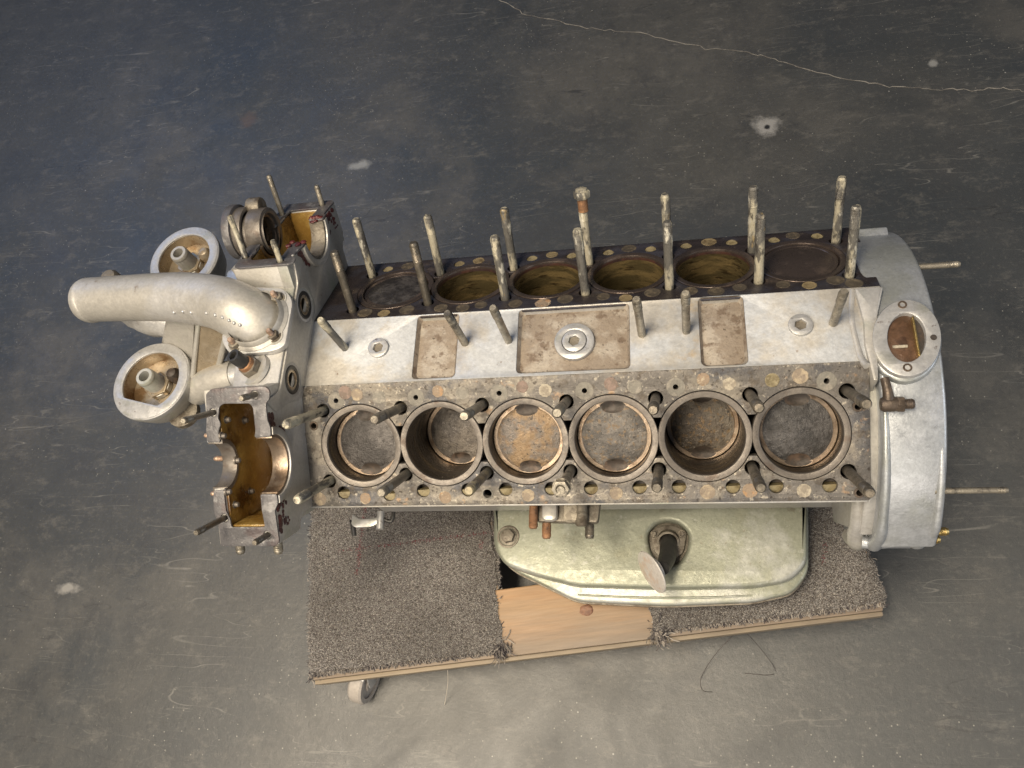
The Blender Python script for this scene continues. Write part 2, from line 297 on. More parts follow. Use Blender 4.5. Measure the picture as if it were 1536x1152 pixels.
def tube(name, pts, rad, m_, seg=20, sub=5, cap=True, ang=60, wob=0.):
    """round tube through points (Catmull-Rom); rad is a number or one per point"""
    P = [Vector(p) for p in pts]; n = len(P); rs = rad if isinstance(rad, (list, tuple)) else [rad]*n
    C, Rr = [], []
    for i in range(n-1):
        p0, p1, p2, p3 = P[max(0, i-1)], P[i], P[i+1], P[min(n-1, i+2)]
        for k in range(sub):
            t = k/sub; C.append(.5*((2*p1)+(p2-p0)*t+(2*p0-5*p1+4*p2-p3)*t*t+(3*p1-p0-3*p2+p3)*t**3)); Rr.append(rs[i]*(1-t)+rs[i+1]*t)
    C.append(P[-1]); Rr.append(rs[-1])
    vs, fs = [], []; up = None
    for i, c in enumerate(C):
        d = (C[min(i+1, len(C)-1)]-C[max(0, i-1)]).normalized()
        if up is None: up = d.orthogonal().normalized()
        up = (up-d*up.dot(d)).normalized(); b = d.cross(up)
        for k in range(seg):
            a = 2*PI*k/seg; r = Rr[i]*(1+wob*random.uniform(-1, 1)); v = c+(up*math.cos(a)+b*math.sin(a))*r; vs.append(tuple(v))
    for i in range(len(C)-1):
        for k in range(seg):
            l = (k+1) % seg; fs.append((i*seg+k, i*seg+l, (i+1)*seg+l, (i+1)*seg+k))
    if cap:
        fs.append(tuple(reversed(range(seg)))); fs.append(tuple((len(C)-1)*seg+k for k in range(seg)))
    return mesh(name, vs, fs, m_, None, ang)
def join(name, items):
    """items: (mesh, 4x4 matrix or None) -> one mesh, materials kept"""
    bm = bmesh.new(); mats = []
    for me, mx in items:
        mp = []
        for mt in me.materials:
            if mt not in mats: mats.append(mt)
            mp.append(mats.index(mt))
        c = me.copy()
        if mx is not None: c.transform(mx)
        ix = np.zeros(len(c.polygons), dtype=np.int32); c.polygons.foreach_get('material_index', ix)
        c.polygons.foreach_set('material_index', [mp[i] if mp else 0 for i in ix]); bm.from_mesh(c); bpy.data.meshes.remove(c)
    out = bpy.data.meshes.new(name); bm.to_mesh(out); bm.free()
    for mt in mats: out.materials.append(mt)
    return out
def boolean(me, cuts, op='DIFFERENCE'):
    o = bpy.data.objects.new('tmp', me); COL.objects.link(o); cs = []
    for c, mx in cuts:
        q = bpy.data.objects.new('tmpc', c); COL.objects.link(q); q.matrix_world = mx; cs.append(q)
        md = o.modifiers.new('b', 'BOOLEAN'); md.operation = op; md.object = q; md.solver = 'EXACT'
    dg = bpy.context.evaluated_depsgraph_get(); dg.update()
    r = bpy.data.meshes.new_from_object(o.evaluated_get(dg))
    for q in cs+[o]: bpy.data.objects.remove(q)
    shade(r, 35); return r
def threaded(r, z0, z1, pitch=1.4, d=.42):
    out = []; z = z0
    while z < z1-pitch: out += [(r-d, z), (r, z+pitch*.5)]; z += pitch
    out.append((r-d, z1)); return out
def tag(o, label=None, cat=None, kind=None, group=None):
    if label: o['label'] = label
    if cat: o['category'] = cat
    if kind: o['kind'] = kind
    if group: o['group'] = group
    return o

# ------------------------------------------------------------------ floor
fl = mesh('floor', [(-6000, -5000, 0), (6000, -5000, 0), (6000, 6500, 0), (-6000, 6500, 0)], [(0, 1, 2, 3)], M['floor'])
tag(link('floor', fl), kind='structure', label='dark polished concrete floor')
ck = [(-247, 1105), (-171, 1038), (-39, 975), (72, 941), (203, 878), (291, 849), (351, 813), (443, 760), (532, 727), (619, 706), (706, 696), (751, 683), (900, 660)]
def crack_mesh():
    pts = []
    for a, b in zip(ck[:-1], ck[1:]):
        n = 9
        for k in range(n):
            t = k/n; pts.append(Vector((a[0]+(b[0]-a[0])*t+random.gauss(0, 1.5), a[1]+(b[1]-a[1])*t+random.gauss(0, 1.9))))
    vs, fs = [], []
    for i, p_ in enumerate(pts):
        d = (pts[min(i+1, len(pts)-1)]-pts[max(0, i-1)]).normalized(); n_ = Vector((-d.y, d.x)); w_ = random.uniform(.4, 1.3)
        vs += [(p_.x+n_.x*w_, p_.y+n_.y*w_, .5), (p_.x-n_.x*w_, p_.y-n_.y*w_, .5)]
    for i in range(len(pts)-1): fs.append((2*i, 2*i+1, 2*i+3, 2*i+2))
    return mesh('floor_crack', vs, fs, M['crack'])
tag(link('floor_crack', crack_mesh()), kind='structure', label='thin pale crack wandering across the concrete floor')

# ------------------------------------------------------------------ ENGINE
eng = bpy.data.objects.new('engine', None); COL.objects.link(eng); eng.location = (0, 0, EZ*S)
tag(eng, 'stripped silver twelve cylinder engine block lying on a carpeted dolly', 'engine')

def stud_mesh(name, L, r, m_, shaft=None, thr=26, bury=12, seg=14):
    shaft = shaft or r*.93
    prof = [(shaft, -bury), (shaft, L-thr-1), (r*.94, L-thr)] + threaded(r, L-thr, L-2) + [(r*.72, L)]
    me = lathe(name, prof, m_, seg, ang=50)
    for v in me.vertices:
        k = 1+random.uniform(-.035, .035); v.co.x *= k; v.co.y *= k
    return me
# stud positions (x, t) shared by the two banks; t is positive on the outer side
SX = [-280, -187, -93, 0, 94, 189, 282]
def bank(F, sgn, near):
    """F: frame of the deck; sgn: local y = sgn * t"""
    Y = lambda t: sgn*t
    x0, x1 = (-311, 303) if near else (-329, 307)
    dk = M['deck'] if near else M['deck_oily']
    # --- deck plate with the joined liner opening, stud holes and water ports
    Rr, te = 48.5, 21.5; xe = math.sqrt(Rr*Rr-te*te); a_e = math.atan2(te, xe)
    top, bot = [], []
    for i in range(6):
        cx = (i-2.5)*95
        a0 = PI if i == 0 else PI-a_e; a1 = 0 if i == 5 else a_e
        n = 20
        for k in range(n+1):
            a = a0+(a1-a0)*k/n; top.append((cx+Rr*math.cos(a), Rr*math.sin(a)))
            bot.append((cx+Rr*math.cos(a), -Rr*math.sin(a)))
    opening = top + bot[::-1][1:-1]
    stud_t = {-1: -42, 1: 36}
    holes = [opening]
    studs = []
    for i, x in enumerate(SX):
        for sd in (-1, 1):
            t = -42 if sd < 0 else (40 if i in (0, 6) else 34)
            if not near and sd < 0: t = -39
            if not near and sd > 0: t = (40 if i in (0, 6) else 32)
            if not near and i == 0 and sd < 0: t = -45
            studs.append((x, t, i, sd)); holes.append(circ(x, Y(t), 7.8, 18))
    if near:
        ports = [(-264, 54), (-209, 56), (-168, 53), (-116, 53), (-73, 53), (-22, 53), (21, 53), (73, 53), (95, 56), (114, 53), (169, 54), (212, 54), (264, 54)]
        ports = [q for q in ports if q not in ((95, 56), (-209, 56), (212, 54))] + [(-209, 57), (212, 54)]
        smalls = [(-263, -53), (-168, -53), (-73, -54), (20, -53), (115, -53), (263, -53), (-293, -25), (292, -26), (292, 62), (-94, 57.5)]
        plugs = [(-251, -62, 'crust_red'), (-237, -59, 'crust_tan'), (-211, -55, 'crust_grey'), (-142, -59, 'crust_rust'), (-114, -56, 'crust_grey'), (-47, -60, 'crust_red'), (-22, -55, 'crust_white'),
                 (48, -59, 'crust_red'), (73, -55, 'crust_grey'), (143, -60, 'crust_rust'), (169, -54, 'crust_white'), (211, -56, 'olive'), (238, -59, 'crust_tan'),
                 (-294, 61, 'crust_tan'), (-238, 61, 'crust_rust'), (-143, 61, 'crust_rust'), (-48, 60, 'crust_tan'), (48, 59, 'crust_tan'), (143, 59, 'crust_tan'), (239, 59, 'crust_white'), (186, 58, 'crust_rust')]
    else:
        ports = [(q[0]-19, q[1]) for q in [(-244, 54), (-148, 54), (-54, 54), (-4, 53), (41, 54), (92, 55), (134, 56), (187, 56), (235, 54), (283, 56)]]
        smalls = []
        plugs = [(q[0]-19, q[1], q[2]) for q in [(-217, 58, 'plug_oily'), (-123, 58, 'plug_tan'), (-29, 59, 'plug_tan'), (66, 60, 'plug_oily'), (161, 61, 'plug_tan'), (257, 61, 'plug_oily'),
                 (-243, -53, 'plug_oily'), (-218, -57, 'plug_tan'), (-191, -52, 'plug_oily'), (-149, -53, 'plug_oily'), (-122, -56, 'plug_oily'), (-101, -52, 'plug_oily'), (-60, -54, 'plug_oily'), (-28, -57, 'crust_rust'),
                 (-3, -51, 'plug_oily'), (40, -51, 'plug_oily'), (65, -57, 'plug_tan'), (94, -49, 'plug_oily'), (135, -51, 'plug_oily'), (162, -55, 'plug_oily'), (187, -50, 'plug_oily'), (232, -50, 'plug_oily'), (258, -55, 'plug_tan'), (285, -48, 'plug_oily'), (302, -57, 'plug_oily')]]
    for x, t in ports: holes.append(circ(x, Y(t), 7.5 if near else 7.0, 22))
    for x, t in smalls: holes.append(circ(x, Y(t), 5.2 if (x, t) == (-94, 57.5) else (2.7 if t < -30 else 3.4), 12))
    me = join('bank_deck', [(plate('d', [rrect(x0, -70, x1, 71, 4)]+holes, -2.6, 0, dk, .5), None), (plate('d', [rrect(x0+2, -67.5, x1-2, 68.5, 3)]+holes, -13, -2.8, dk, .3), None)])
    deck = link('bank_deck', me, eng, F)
    tag(deck, 'brown corroded deck face of the near cylinder bank' if near else 'black oily deck face of the far cylinder bank')
    # --- casting below the deck
    wl = M['alu']
    parts = [(box('w', x0+1, -69.5, -150, x1-1, -67.8, -2.7, wl, .8), None), (box('w', x0+1, 68.8, -150, x1-1, 70.4, -2.7, wl, .8), None),
             (box('w', x0+.3, -67.6, -150, x0+1.8, 68.6, -2.7, wl, .4), None), (box('w', x1-1.8, -67.6, -150, x1-.3, 68.6, -2.7, wl, .4), None),
             (box('w', x0+14, -60, -124, x1-14, 60, -116, M['dark'], .5), None), (box('w', x0+3, 68.6 if sgn > 0 else -72.5, -14, x1-3, 72.5 if sgn > 0 else -68.6, -2.9, M['alu'], 1.0), None)]
    b = link('cylinder_bank', join('cylinder_bank', parts), eng, F)
    # --- liners, pistons
    depth_n = [-24, -75, -20, -18, -73, -24]; depth_f = [-1.2, -62, -86, -84, -60, -1.0]
    if near: lm = lathe('cylinder_liner', [(40.6, -112), (40.6, -2), (41.3, .4), (41.9, .7), (47.2, .7), (47.7, .2), (47.7, -8), (46, -10), (46, -112)], [M['bore'], M['liner']], 72, [0, 1, 1, 1, 1, 1, 1, 1, 1], close=True)
    else: lm = lathe('cylinder_liner', [(40.6, -112), (40.6, -5.5), (40.6, -2), (41.3, .4), (41.9, .7), (47.2, .7), (47.7, .2), (47.7, -8), (46, -10), (46, -112)], [M['bore_oily'], M['carbon_lip'], M['liner_oily']], 72, [0, 1, 2, 2, 2, 2, 2, 2, 2, 2], close=True)
    for i in range(6):
        link('cylinder_liner', lm, deck, T((i-2.5)*95, 0, 0))
        h = (depth_n if near else depth_f)[i]
        top_m = (M['p%d' % (i+1)] if near else M['liner_oily' if i else 'p1'])
        rim_m = M['rim'] if near else M['liner_oily']
        dome = 2.6
        prof = [(39.9, -34), (39.9, -12), (38.6, -11.8), (38.6, -9.6), (40.0, -9.4), (40.0, -7.2), (38.6, -7), (38.6, -5), (40.1, -4.8), (40.1, -.8), (39.4, 0), (35.6, 0), (35.0, -.5)]
        ix = [1]*12; n = 6
        for k in range(1, n+1):
            r = 35*(1-k/n)+.01*k/n; prof.append((max(r, .02), -.5+dome*math.cos(PI/2*r/35)-0)); ix.append(0)
        pm = lathe('piston', prof, [top_m, rim_m, M['relief']], 72, ix, ang=25)
        if near or h > -10:
            cb = bmesh.new(); bmesh.ops.create_uvsphere(cb, u_segments=48, v_segments=32, radius=44*S); cut = bpy.data.meshes.new('c'); cb.to_mesh(cut); cb.free(); cut.materials.append(M['relief'])
            cuts = []
            for ty in (-1, 1):
                cuts.append((cut, T(0, ty*32.5, 42.2) @ Matrix.Diagonal((1.12, .52, 1, 1))))
            if near: pm = boolean(pm, cuts)
        po = link('piston', pm, deck, T((i-2.5)*95, 0, h))
        if near: tag(po, ['sooty black piston crown in the first bore', 'dark piston deep in the second bore', 'tan brown piston crown in the third bore', 'grey and rust speckled piston crown in the fourth bore', 'brown mottled piston deep in the fifth bore', 'slate black piston crown in the sixth bore'][i])
    # --- ports with sediment
    pr = 7.5 if near else 7.0
    pc = lathe('port_lining', [(pr+.8, -16), (pr+.1, -16), (pr+.1, -2.6)], M['plug_oily'], 22, cap=False)
    zf = -15 if near else -3
    pf = mesh('sediment', [(pr*math.cos(a), pr*math.sin(a), zf+(0 if near else pr*.35*math.sin(a))) for a in [2*PI*k/22 for k in range(22)]], [tuple(range(22))], M['dark'] if near else M['olive'])
    items = [(pc, None), (pf, None)]
    if near:
        hs = [(pr*math.cos(a), pr*math.sin(a)) for a in [PI+PI*k/14 for k in range(15)]]
        n = len(hs); vs = [(x, y, -4.5-.25*x) for x, y in hs]+[(x, y+.5, -15) for x, y in hs]
        items.append((mesh('step', vs, [tuple(range(n))]+[(0, n-1, 2*n-1, n)], M['olive']), None))
    port_m = join('water_port', items)
    for x, t in ports: link('water_port', port_m, deck, T(x, Y(t), 0))
    # --- small oil drillings with a rubbed ring
    if near:
        rg = lathe('drilling_ring', [(3.0, 0), (3.0, .18), (9.6, .18), (9.8, 0)], M['crust_grey'], 28, close=False, cap=False)
        for x, t in smalls[:6]: link('drilling_ring', rg, deck, T(x, Y(t), .02))
        rg2 = lathe('threaded_insert', [(3.3, -8)]+[(3.3, .4), (5.2, .4), (5.4, 0)], M['elbow'], 20, cap=False)
        for x, t in smalls[6:9]: link('threaded_insert', rg2, deck, T(x, Y(t), .02, Matrix.Diagonal((1, 1, 1))))
        rg3 = lathe('threaded_insert', [(5.0, -9)]+threaded(5.2, -8, 0)+[(5.2, .4), (6.6, .4), (6.9, 0)], M['crust_grey'], 20, cap=False)
        link('threaded_insert', rg3, deck, T(-94, Y(57.5), .02))
    # --- core plugs and corroded spots
    cache = {}
    for x, t, mm in plugs:
        rr = random.choice([6.6, 7.2, 7.8]) if near else random.choice([7.6, 8.4, 9.2])
        key = (rr, mm)
        if key not in cache:
            vs = []; n = 22
            for q, (rad, z) in enumerate(((1.0, -.3), (.985, .25), (.86, .42), (.80, .2), (.4, .3))):
                for k in range(n):
                    j = 1+random.uniform(-.07, .07)*(1 if mm.startswith('crust') else .2); a = 2*PI*k/n
                    vs.append((rad*rr*j*math.cos(a), rad*rr*j*math.sin(a), z+random.uniform(-.07, .07)))
            fs = [(q*n+k, q*n+(k+1) % n, (q+1)*n+(k+1) % n, (q+1)*n+k) for q in range(4) for k in range(n)]+[tuple(4*n+k for k in range(n))]
            cache[key] = mesh('core_plug', vs, fs, M[mm])
        link('core_plug', cache[key], deck, T(x, Y(t), 0))
    # --- studs
    kinds = {}
    for x, t, i, sd in studs:
        if near: L = {(0, -1): 90, (6, -1): 83, (0, 1): 82, (6, 1): 87, (5, -1): 86, (5, 1): 85}.get((i, sd), 79); mm = M['stud_dark'] if i >= 4 else (M['stud'] if (i+sd) % 3 else M['stud_olive'])
        else: L = 79 if not (i == 6 and sd > 0) else 77; mm = M['stud_paint'] if not (sd < 0 and i < 2) else M['stud_dark']
        if near and i == 0: mm = M['stud_paint']
        key = (L, mm.name, i % 2 if near else (i, sd))
        if key not in kinds: kinds[key] = stud_mesh('stud', L, 5.5 if near else 5.4, mm, bury=22, thr=24)
        lean = Euler((random.gauss(0, .006), random.gauss(0, .006), random.uniform(0, 6))).to_matrix()
        so = link('stud', kinds[key], deck, T(x, Y(t), 0, lean))
        if i == 3 and sd > 0 and near:
            nut = plate('nut', [hexa(0, 0, 9.2), circ(0, 0, 4.6, 16)], 0, 9, M['stud'], .8)
            link('nut', join('nut', [(nut, None), (lathe('c', [(9.4, -2), (9.4, 0)], M['stud'], 24), None)]), deck, T(x, Y(t), L-9)); tag(so, 'stud with a nut screwed on its end')
        if i == 3 and sd > 0 and not near:
            nut = plate('nut', [hexa(0, 0, 9.6)], 0, 9, M['stud_paint'], 1.4)
            link('nut', join('nut', [(nut, None), (lathe('c', [(7, 8.5), (6.5, 11), (3, 12.5)], M['stud_paint'], 16), None), (lathe('c', [(5.9, -16), (5.9, 0)], M['rust'], 16), None)]), deck, T(x, Y(t), L+4)); tag(so, 'stud capped by a paint flecked acorn nut')
    return deck
bank(NEAR, -1, True)
bank(FAR, 1, False)

# --- valley between the banks
pk = [(-174, -34, -124, 45.5, 5), (-55, -33, 68, 45, 5), (141, -34.5, 188, 46, 6)]
vl = plate('valley_floor', [[(-307, -39.9), (302, -39.9), (324, 47.0), (-307, 47.0)]]+[rrect(*q) for q in pk], 197, 205, M['valley'], .8)
valley = link('valley_floor', vl, eng, T(1, -3.4, 6.5))
for q in pk:
    o = link('valley_recess', box('valley_recess', q[0]-2, q[1]-2, 190, q[2]+2, q[3]+2, 198.6, M['pocket'], .5), valley)
    # sloping walls of the recess
    rim = []
    a = rrect(q[0]+.2, q[1]+.2, q[2]-.2, q[3]-.2, q[4]); b = rrect(q[0]+3, q[1]+3, q[2]-3, q[3]-3, q[4])
    n = len(a); vs = [(x, y, 204.4) for x, y in a]+[(x, y, 198.7) for x, y in b]
    link('recess_wall', mesh('recess_wall', vs, [(k, (k+1) % n, n+(k+1) % n, n+k) for k in range(n)], M['pocket']), valley)
def hexplug(x, y, z, r, hr):
    me = plate('socket_plug', [circ(x, y, r, 40), hexa(x, y, hr, .3)], z, z+4.2, M['silver'], 1.0)
    o = link('socket_plug', me, valley)
    link('socket_plug_bottom', lathe('socket_plug_bottom', [(hr+1, 0), (hr+1, .8)], M['grimy'], 24), valley, T(x, y, z+.2))
hexplug(-217, 6, 204.6, 12.2, 6.2); hexplug(242, 6, 204.6, 12.2, 6.2)
link('boss_ring', plate('boss_ring', [circ(8, 3, 22, 56), circ(8, 3, 13.6, 40)], 198, 204.6, M['silver'], 1.4), valley)
hexplug(8, 3, 201.5, 13.2, 6.3)
for x, y, L in [(-259, 9, 76), (-115, 7, 78), (-65, 7, 86), (81, 6, 87), (127.5, 7, 87), (274, 7, 71)]:
    link('stud', stud_mesh('stud', L-6.5, 4.7, M['stud_paint' if x < -200 else 'stud'], bury=6, thr=20), valley, T(x, y, 205, Euler((random.gauss(0, .01), random.gauss(0, .01), 0)).to_matrix()))
# right end of the block: ribs running down to the bell housing
def rib(pts, r): return link('block_rib', tube('block_rib', pts, r, M['alu'], 12, 4), valley)
rib([(297, 44, 203), (292, 10, 203), (295, -30, 204), (299, -44, 209)], 3.6)
link('block_end', plate('block_end', [rpoly([(298, 44), (326, 44), (316, 10), (312, -20), (308, -60), (303, -60), (300, -20), (302, 5)], 3)], 150, 209.5, M['alu'], 2.5), valley)

# --- crankcase below the banks (mostly hidden)
cc = plate('crankcase', [rpoly([(-60, 70), (-118, 40), (-118, -70), (118, -70), (118, 40), (60, 70)], 8)], -300, 310, M['alu'], 3)
link('crankcase', cc, eng, Matrix(((0, 0, 1, 0), (1, 0, 0, 0), (0, 1, 0, 0), (0, 0, 0, 1))))
YZX = Matrix(((0, 0, 1, 0), (1, 0, 0, 0), (0, 1, 0, 0), (0, 0, 0, 1)))       # plate drawn in (y, z), extruded along x

# ------------------------------------------------------------------ timing case (left end)
def nyz(t, h): return (-.5*(HN+h)-c30*t, c30*(HN+h)-.5*t)
def fyz(t, h): return (.5*(HF+h)+c30*t, c30*(HF+h)-.5*t)
def wall_outline(r, tc, zt=264):
    def side(fn):
        a = [fn(-80, 84)]
        n = 18
        arc = [fn(tc-r*math.cos(PI*k/n), 84-r*math.sin(PI*k/n)) for k in range(n+1)]
        rest = [fn(87.5, 84), fn(87.5, 42), fn(70, 22), fn(68, -70)]
        return a+arc+rest
    left = side(nyz); right = side(fyz)
    return [(-58, zt)]+left+[(-110, 60), (110, 60)]+right[::-1]+[(58, zt)]
tcase = link('timing_case', join('timing_case', [(plate('rw', [wall_outline(31.5, 2)[::-1]], -317, -304, M['alu'], 1.2), YZX)]), eng)
tag(tcase, 'light grey timing case at the left end of the block')
lw = plate('front_wall', [wall_outline(25, 1, 205)[::-1]], -373.5, -361, M['alu'], 1.2)
link('front_wall', lw, tcase, YZX)
link('case_top', plate('case_top', [rpoly([(-359, -64), (-304, -64), (-304, 64), (-374, 64), (-374, 20), (-361, 4)], 3)], 236, 265.2, M['alu'], 2.2), tcase)
def chamber(F, sgn, near, xo=0):
    f = lambda a: sgn*a
    def bx_(x0, t0, h0, x1, t1, h1, m_, b=.8):
        ya, yb = sorted((f(t0), f(t1))); return (box('s', x0+xo, ya, h0, x1+xo, yb, h1, m_, b), None)
    items = [bx_(-372, -80, -40, -305, -67, 83.7, M['alu'], 2), bx_(-372, 68.5, 30, -305, 87.5, 83.7, M['alu'], 2), bx_(-370, 69.2, -60, -306, 76, 34, M['alu'], 1)]
    link('chamber_wall', join('chamber_wall', items), tcase, F)
    it = [bx_(-361, -66.8, -22, -317, 68, -14, M['brown'], .4), bx_(-361, -67.2, -20, -317, -65, 82, M['brown'], .4), bx_(-361, 66.5, -20, -317, 68.8, 82, M['brown'], .4)]
    link('chamber_lining', join('chamber_lining', it), tcase, F)
    # liners on the two cut walls: plates in the wall plane with the same arc
    def lining(X0, X1, r, tc):
        n = 16; pts = [(-66, 81.5)]+[(tc-r*math.cos(PI*k/n), 81.5-r*math.sin(PI*k/n)) for k in range(n+1)]+[(67, 81.5), (67, -18), (-66, -18)]
        me = plate('l', [[(f(a), b) for a, b in (pts if sgn < 0 else pts[::-1])]], X0+xo, X1+xo, M['brown'], .3)
        return me
    mx = Matrix(((0, 0, 1, 0), (1, 0, 0, 0), (0, 1, 0, 0), (0, 0, 0, 1)))
    link('chamber_lining', join('chamber_lining', [(lining(-361.3, -358.5, 26.5, 1), mx), (lining(-319.5, -316.8, 33, 2), mx)]), tcase, F)
    # bolts and drips on the chamber floor
    bolt = lathe('chamber_bolt', [(4.6, -1), (4.4, .8), (2.9, 1.2), (2.7, 5), (.4, 6)], M['liner'], 14)
    if near:
        for x, y, z in [(-357, -99, 264), (-357, -87, 230), (-357, -118, 266), (-357, -134, 231), (-357, -158, 192), (-357, -171, 237), (-357, -180, 218), (-357, -180, 169)]: link('chamber_bolt', bolt, tcase, T(-358.8, y, z, zto((1, 0, 0))))
    # grey gasket faces in two pieces, either side of the bearing arcs
    g1 = [(-369.5, -77), (-362, -82), (-300.5, -82), (-296, -77), (-297.5, -68), (-302, -64), (-302, -46), (-299.5, -39), (-300, -28.5), (-319, -28.5), (-317, -36), (-317, -60), (-320, -64.5), (-351, -65.5), (-356, -62), (-358.5, -50), (-356, -44), (-360, -36), (-359, -24.5), (-374, -24.5), (-374.5, -36), (-372, -50)]
    g2 = [(-373.5, 28), (-361, 26.5), (-361, 50), (-357, 60), (-356.5, 68), (-317.5, 68), (-319, 50), (-319, 32.5), (-300, 32.5), (-299.5, 42), (-304, 50), (-302.5, 84), (-307, 89), (-371.5, 89), (-371.5, 68), (-375.5, 50)]
    for g in (g1, g2):
        pts = rpoly([(x+xo, f(t)) for x, t in g], 2.4, 3)
        hl = []
        for bx2, bt in ((-364, -56.5), (-314, -73.5), (-364, 58), (-316, 77)):
            if (bt < 0) == (g is g1): hl.append(circ(bx2+xo, f(bt), 4.4, 12))
        link('gasket_face', plate('gasket_face', [pts]+hl, 83.6, 86.2, M['gasket'], .6), tcase, F)
    lens = [(-364, -56.5, 54, .0), (-314, -73.5, 28, 0), (-364, 58, 54, 0), (-316, 77, 28, 0)]
    for x, t, L, _ in lens:
        mm = M['stud_dark'] if t > 0 and near else M['stud_paint' if not near and t < 0 else 'stud']
        link('case_stud', stud_mesh('case_stud', L, 3.5, mm, thr=14, bury=6, seg=12), tcase, F @ T(x+xo, f(t), 84))
    # machined bearing lips
    def lip(r0, r1, X0, X1, tc, m_, full=False, hc=83.3):
        n = 40; aa = [2*PI*k/n for k in range(n)] if full else [-PI*(k+.001)/(n+.002) for k in range(n+1)]
        if full: loops = [[(f(tc+r1*math.cos(a)), hc+r1*math.sin(a)) for a in aa], [(f(tc+r0*math.cos(a)), hc+r0*math.sin(a)) for a in aa]]
        else: loops = [[(f(tc+r1*math.cos(a)), hc+r1*math.sin(a)) for a in aa]+[(f(tc+r0*math.cos(a)), hc+r0*math.sin(a)) for a in aa[::-1]]]
        return plate('bearing_lip', loops, X0+xo, X1+xo, m_, .7)
    link('bearing_lip', lip(29, 36.5, -319, -300.5, 2, M['rim'] if near else M['grimy']), tcase, F @ mx)
    link('bearing_lip', lip(32.5, 40.5, -312, -298.5, 2, M['alu']), tcase, F @ mx)
    link('bearing_lip', lip(23.5, 28.5, -375.5, -358, 1, M['liner'] if near else M['rim']), tcase, F @ mx)
    if not near:
        cx = 8
        link('seal_ring', lip(21.5, 28.5, -378, -358, cx, M['liner'], True, 87), tcase, F @ mx)
        link('seal_interior', lip(2, 21.8, -388, -380, cx, M['brown'], True, 87), tcase, F @ mx)
        link('seal_ring', lip(17.5, 22.3, -371, -362, cx, M['rim'], True, 87), tcase, F @ mx)
        link('seal_ring', lip(26, 31, -394, -382, cx-1, M['liner'], True, 88), tcase, F @ mx)
        link('end_cover', lip(3, 33, -404, -394, cx-2, M['gasket'], True, 90), tcase, F @ mx)
        link('end_cover_lug', plate('end_cover_lug', [circ(24, 112, 12, 20)], -404, -386, M['grimy'], 2), tcase, F @ mx)
        link('seal_housing', tube('seal_housing', [(-404, f(6), 86), (-376, f(8), 86)], [25, 25], M['liner'], 32, 2, cap=False), tcase, F)
    # sealant squeezed out along the wall
    vs = []
    for k in range(70):
        if k < 26: q = random.random(); t, hh, rr = -50+22*q+random.gauss(0, 1.2), 82-30*q*q-abs(random.gauss(0, 5))*(1-.4*q), random.uniform(2, 4.4)
        else:
            q = random.random(); br_ = k % 3
            t, hh, rr = (40+36*q, 80-abs(random.gauss(0, 2)), 3.2) if br_ == 0 else ((48+random.gauss(0, 2), 80-22*q, 2.2) if br_ == 1 else (62+9*q+random.gauss(0, 3), 80-24*q, 3.4-2*q))
        vs.append((-303.7+(hh < 66)*-.2, t, hh, rr))
    bm = bmesh.new()
    for x, t, hh, r in vs:
        mm = Matrix.Translation(((x+xo)*S, f(t)*S, hh*S)) @ Matrix.Diagonal((.8*S, r*S, r*.9*S, 1)); bmesh.ops.create_icosphere(bm, subdivisions=2, radius=1, matrix=mm)
    if not near:
        for k in range(24):
            mm = Matrix.Translation(((random.uniform(-318, -300)+xo)*S, f(random.choice((random.gauss(-34, 4), random.gauss(40, 5))))*S, (85+random.uniform(-2, 3))*S)) @ Matrix.Diagonal((4*S, 4*S, 2*S, 1)); bmesh.ops.create_icosphere(bm, subdivisions=1, radius=1, matrix=mm)
    for v in bm.verts: v.co += Vector((random.gauss(0, .15), random.gauss(0, .25), random.gauss(0, .25)))*S
    me = bpy.data.meshes.new('sealant_smear'); bm.to_mesh(me); bm.free(); me.materials.append(M['sealant']); shade(me, 60)
    tag(link('sealant_smear', me, tcase, F), kind='stuff')
chamber(NEAR, -1, True, 0)
chamber(FAR, 1, False, -XO)
# o-ring seats on the wall facing the valley
for y, z in ((50, 239.6), (-44.6, 240)):
    boss = plate('oring_boss', [circ(y, z, 21, 36), circ(y, z, 10, 28)], -305, -302.2, M['alu'], 1)
    link('oring_boss', boss, tcase, YZX)
    link('oring', plate('oring', [circ(y, z, 16.6, 36), circ(y, z, 11.6, 28)], -304, -301.2, M['rubber'], 1.3), tcase, YZX)
    link('oil_passage', join('oil_passage', [(plate('a', [circ(y, z, 11.8, 28), circ(y, z, 8.4, 28)], -310, -302, M['bowl'], .6), YZX), (plate('a', [circ(y, z, 9, 20)], -313, -309.5, M['olive'], .4), YZX)]), tcase)
# raised web along the wall and a rib below it
link('case_web', plate('case_web', [rpoly([(-66, 262), (-30, 262), (30, 262), (66, 262), (92, 285), (100, 262), (74, 235), (64, 214), (30, 210), (-30, 208), (-58, 212), (-70, 236), (-92, 262), (-88, 285)], 6), circ(50, 239.6, 19.5, 30), circ(-44.6, 240, 19.5, 30)], -305, -301.6, M['alu'], 1.2), tcase, YZX)
link('deck_foot', mesh('deck_foot', [(-304, 46, 206), (-286, 46, 208), (-286, 160, 142), (-304, 160, 141), (-304, 46, 190), (-286, 46, 190), (-286, 160, 120), (-304, 160, 120)], [(0, 1, 2, 3), (0, 4, 5, 1), (2, 6, 7, 3), (1, 5, 6, 2)], M['alu']), tcase)
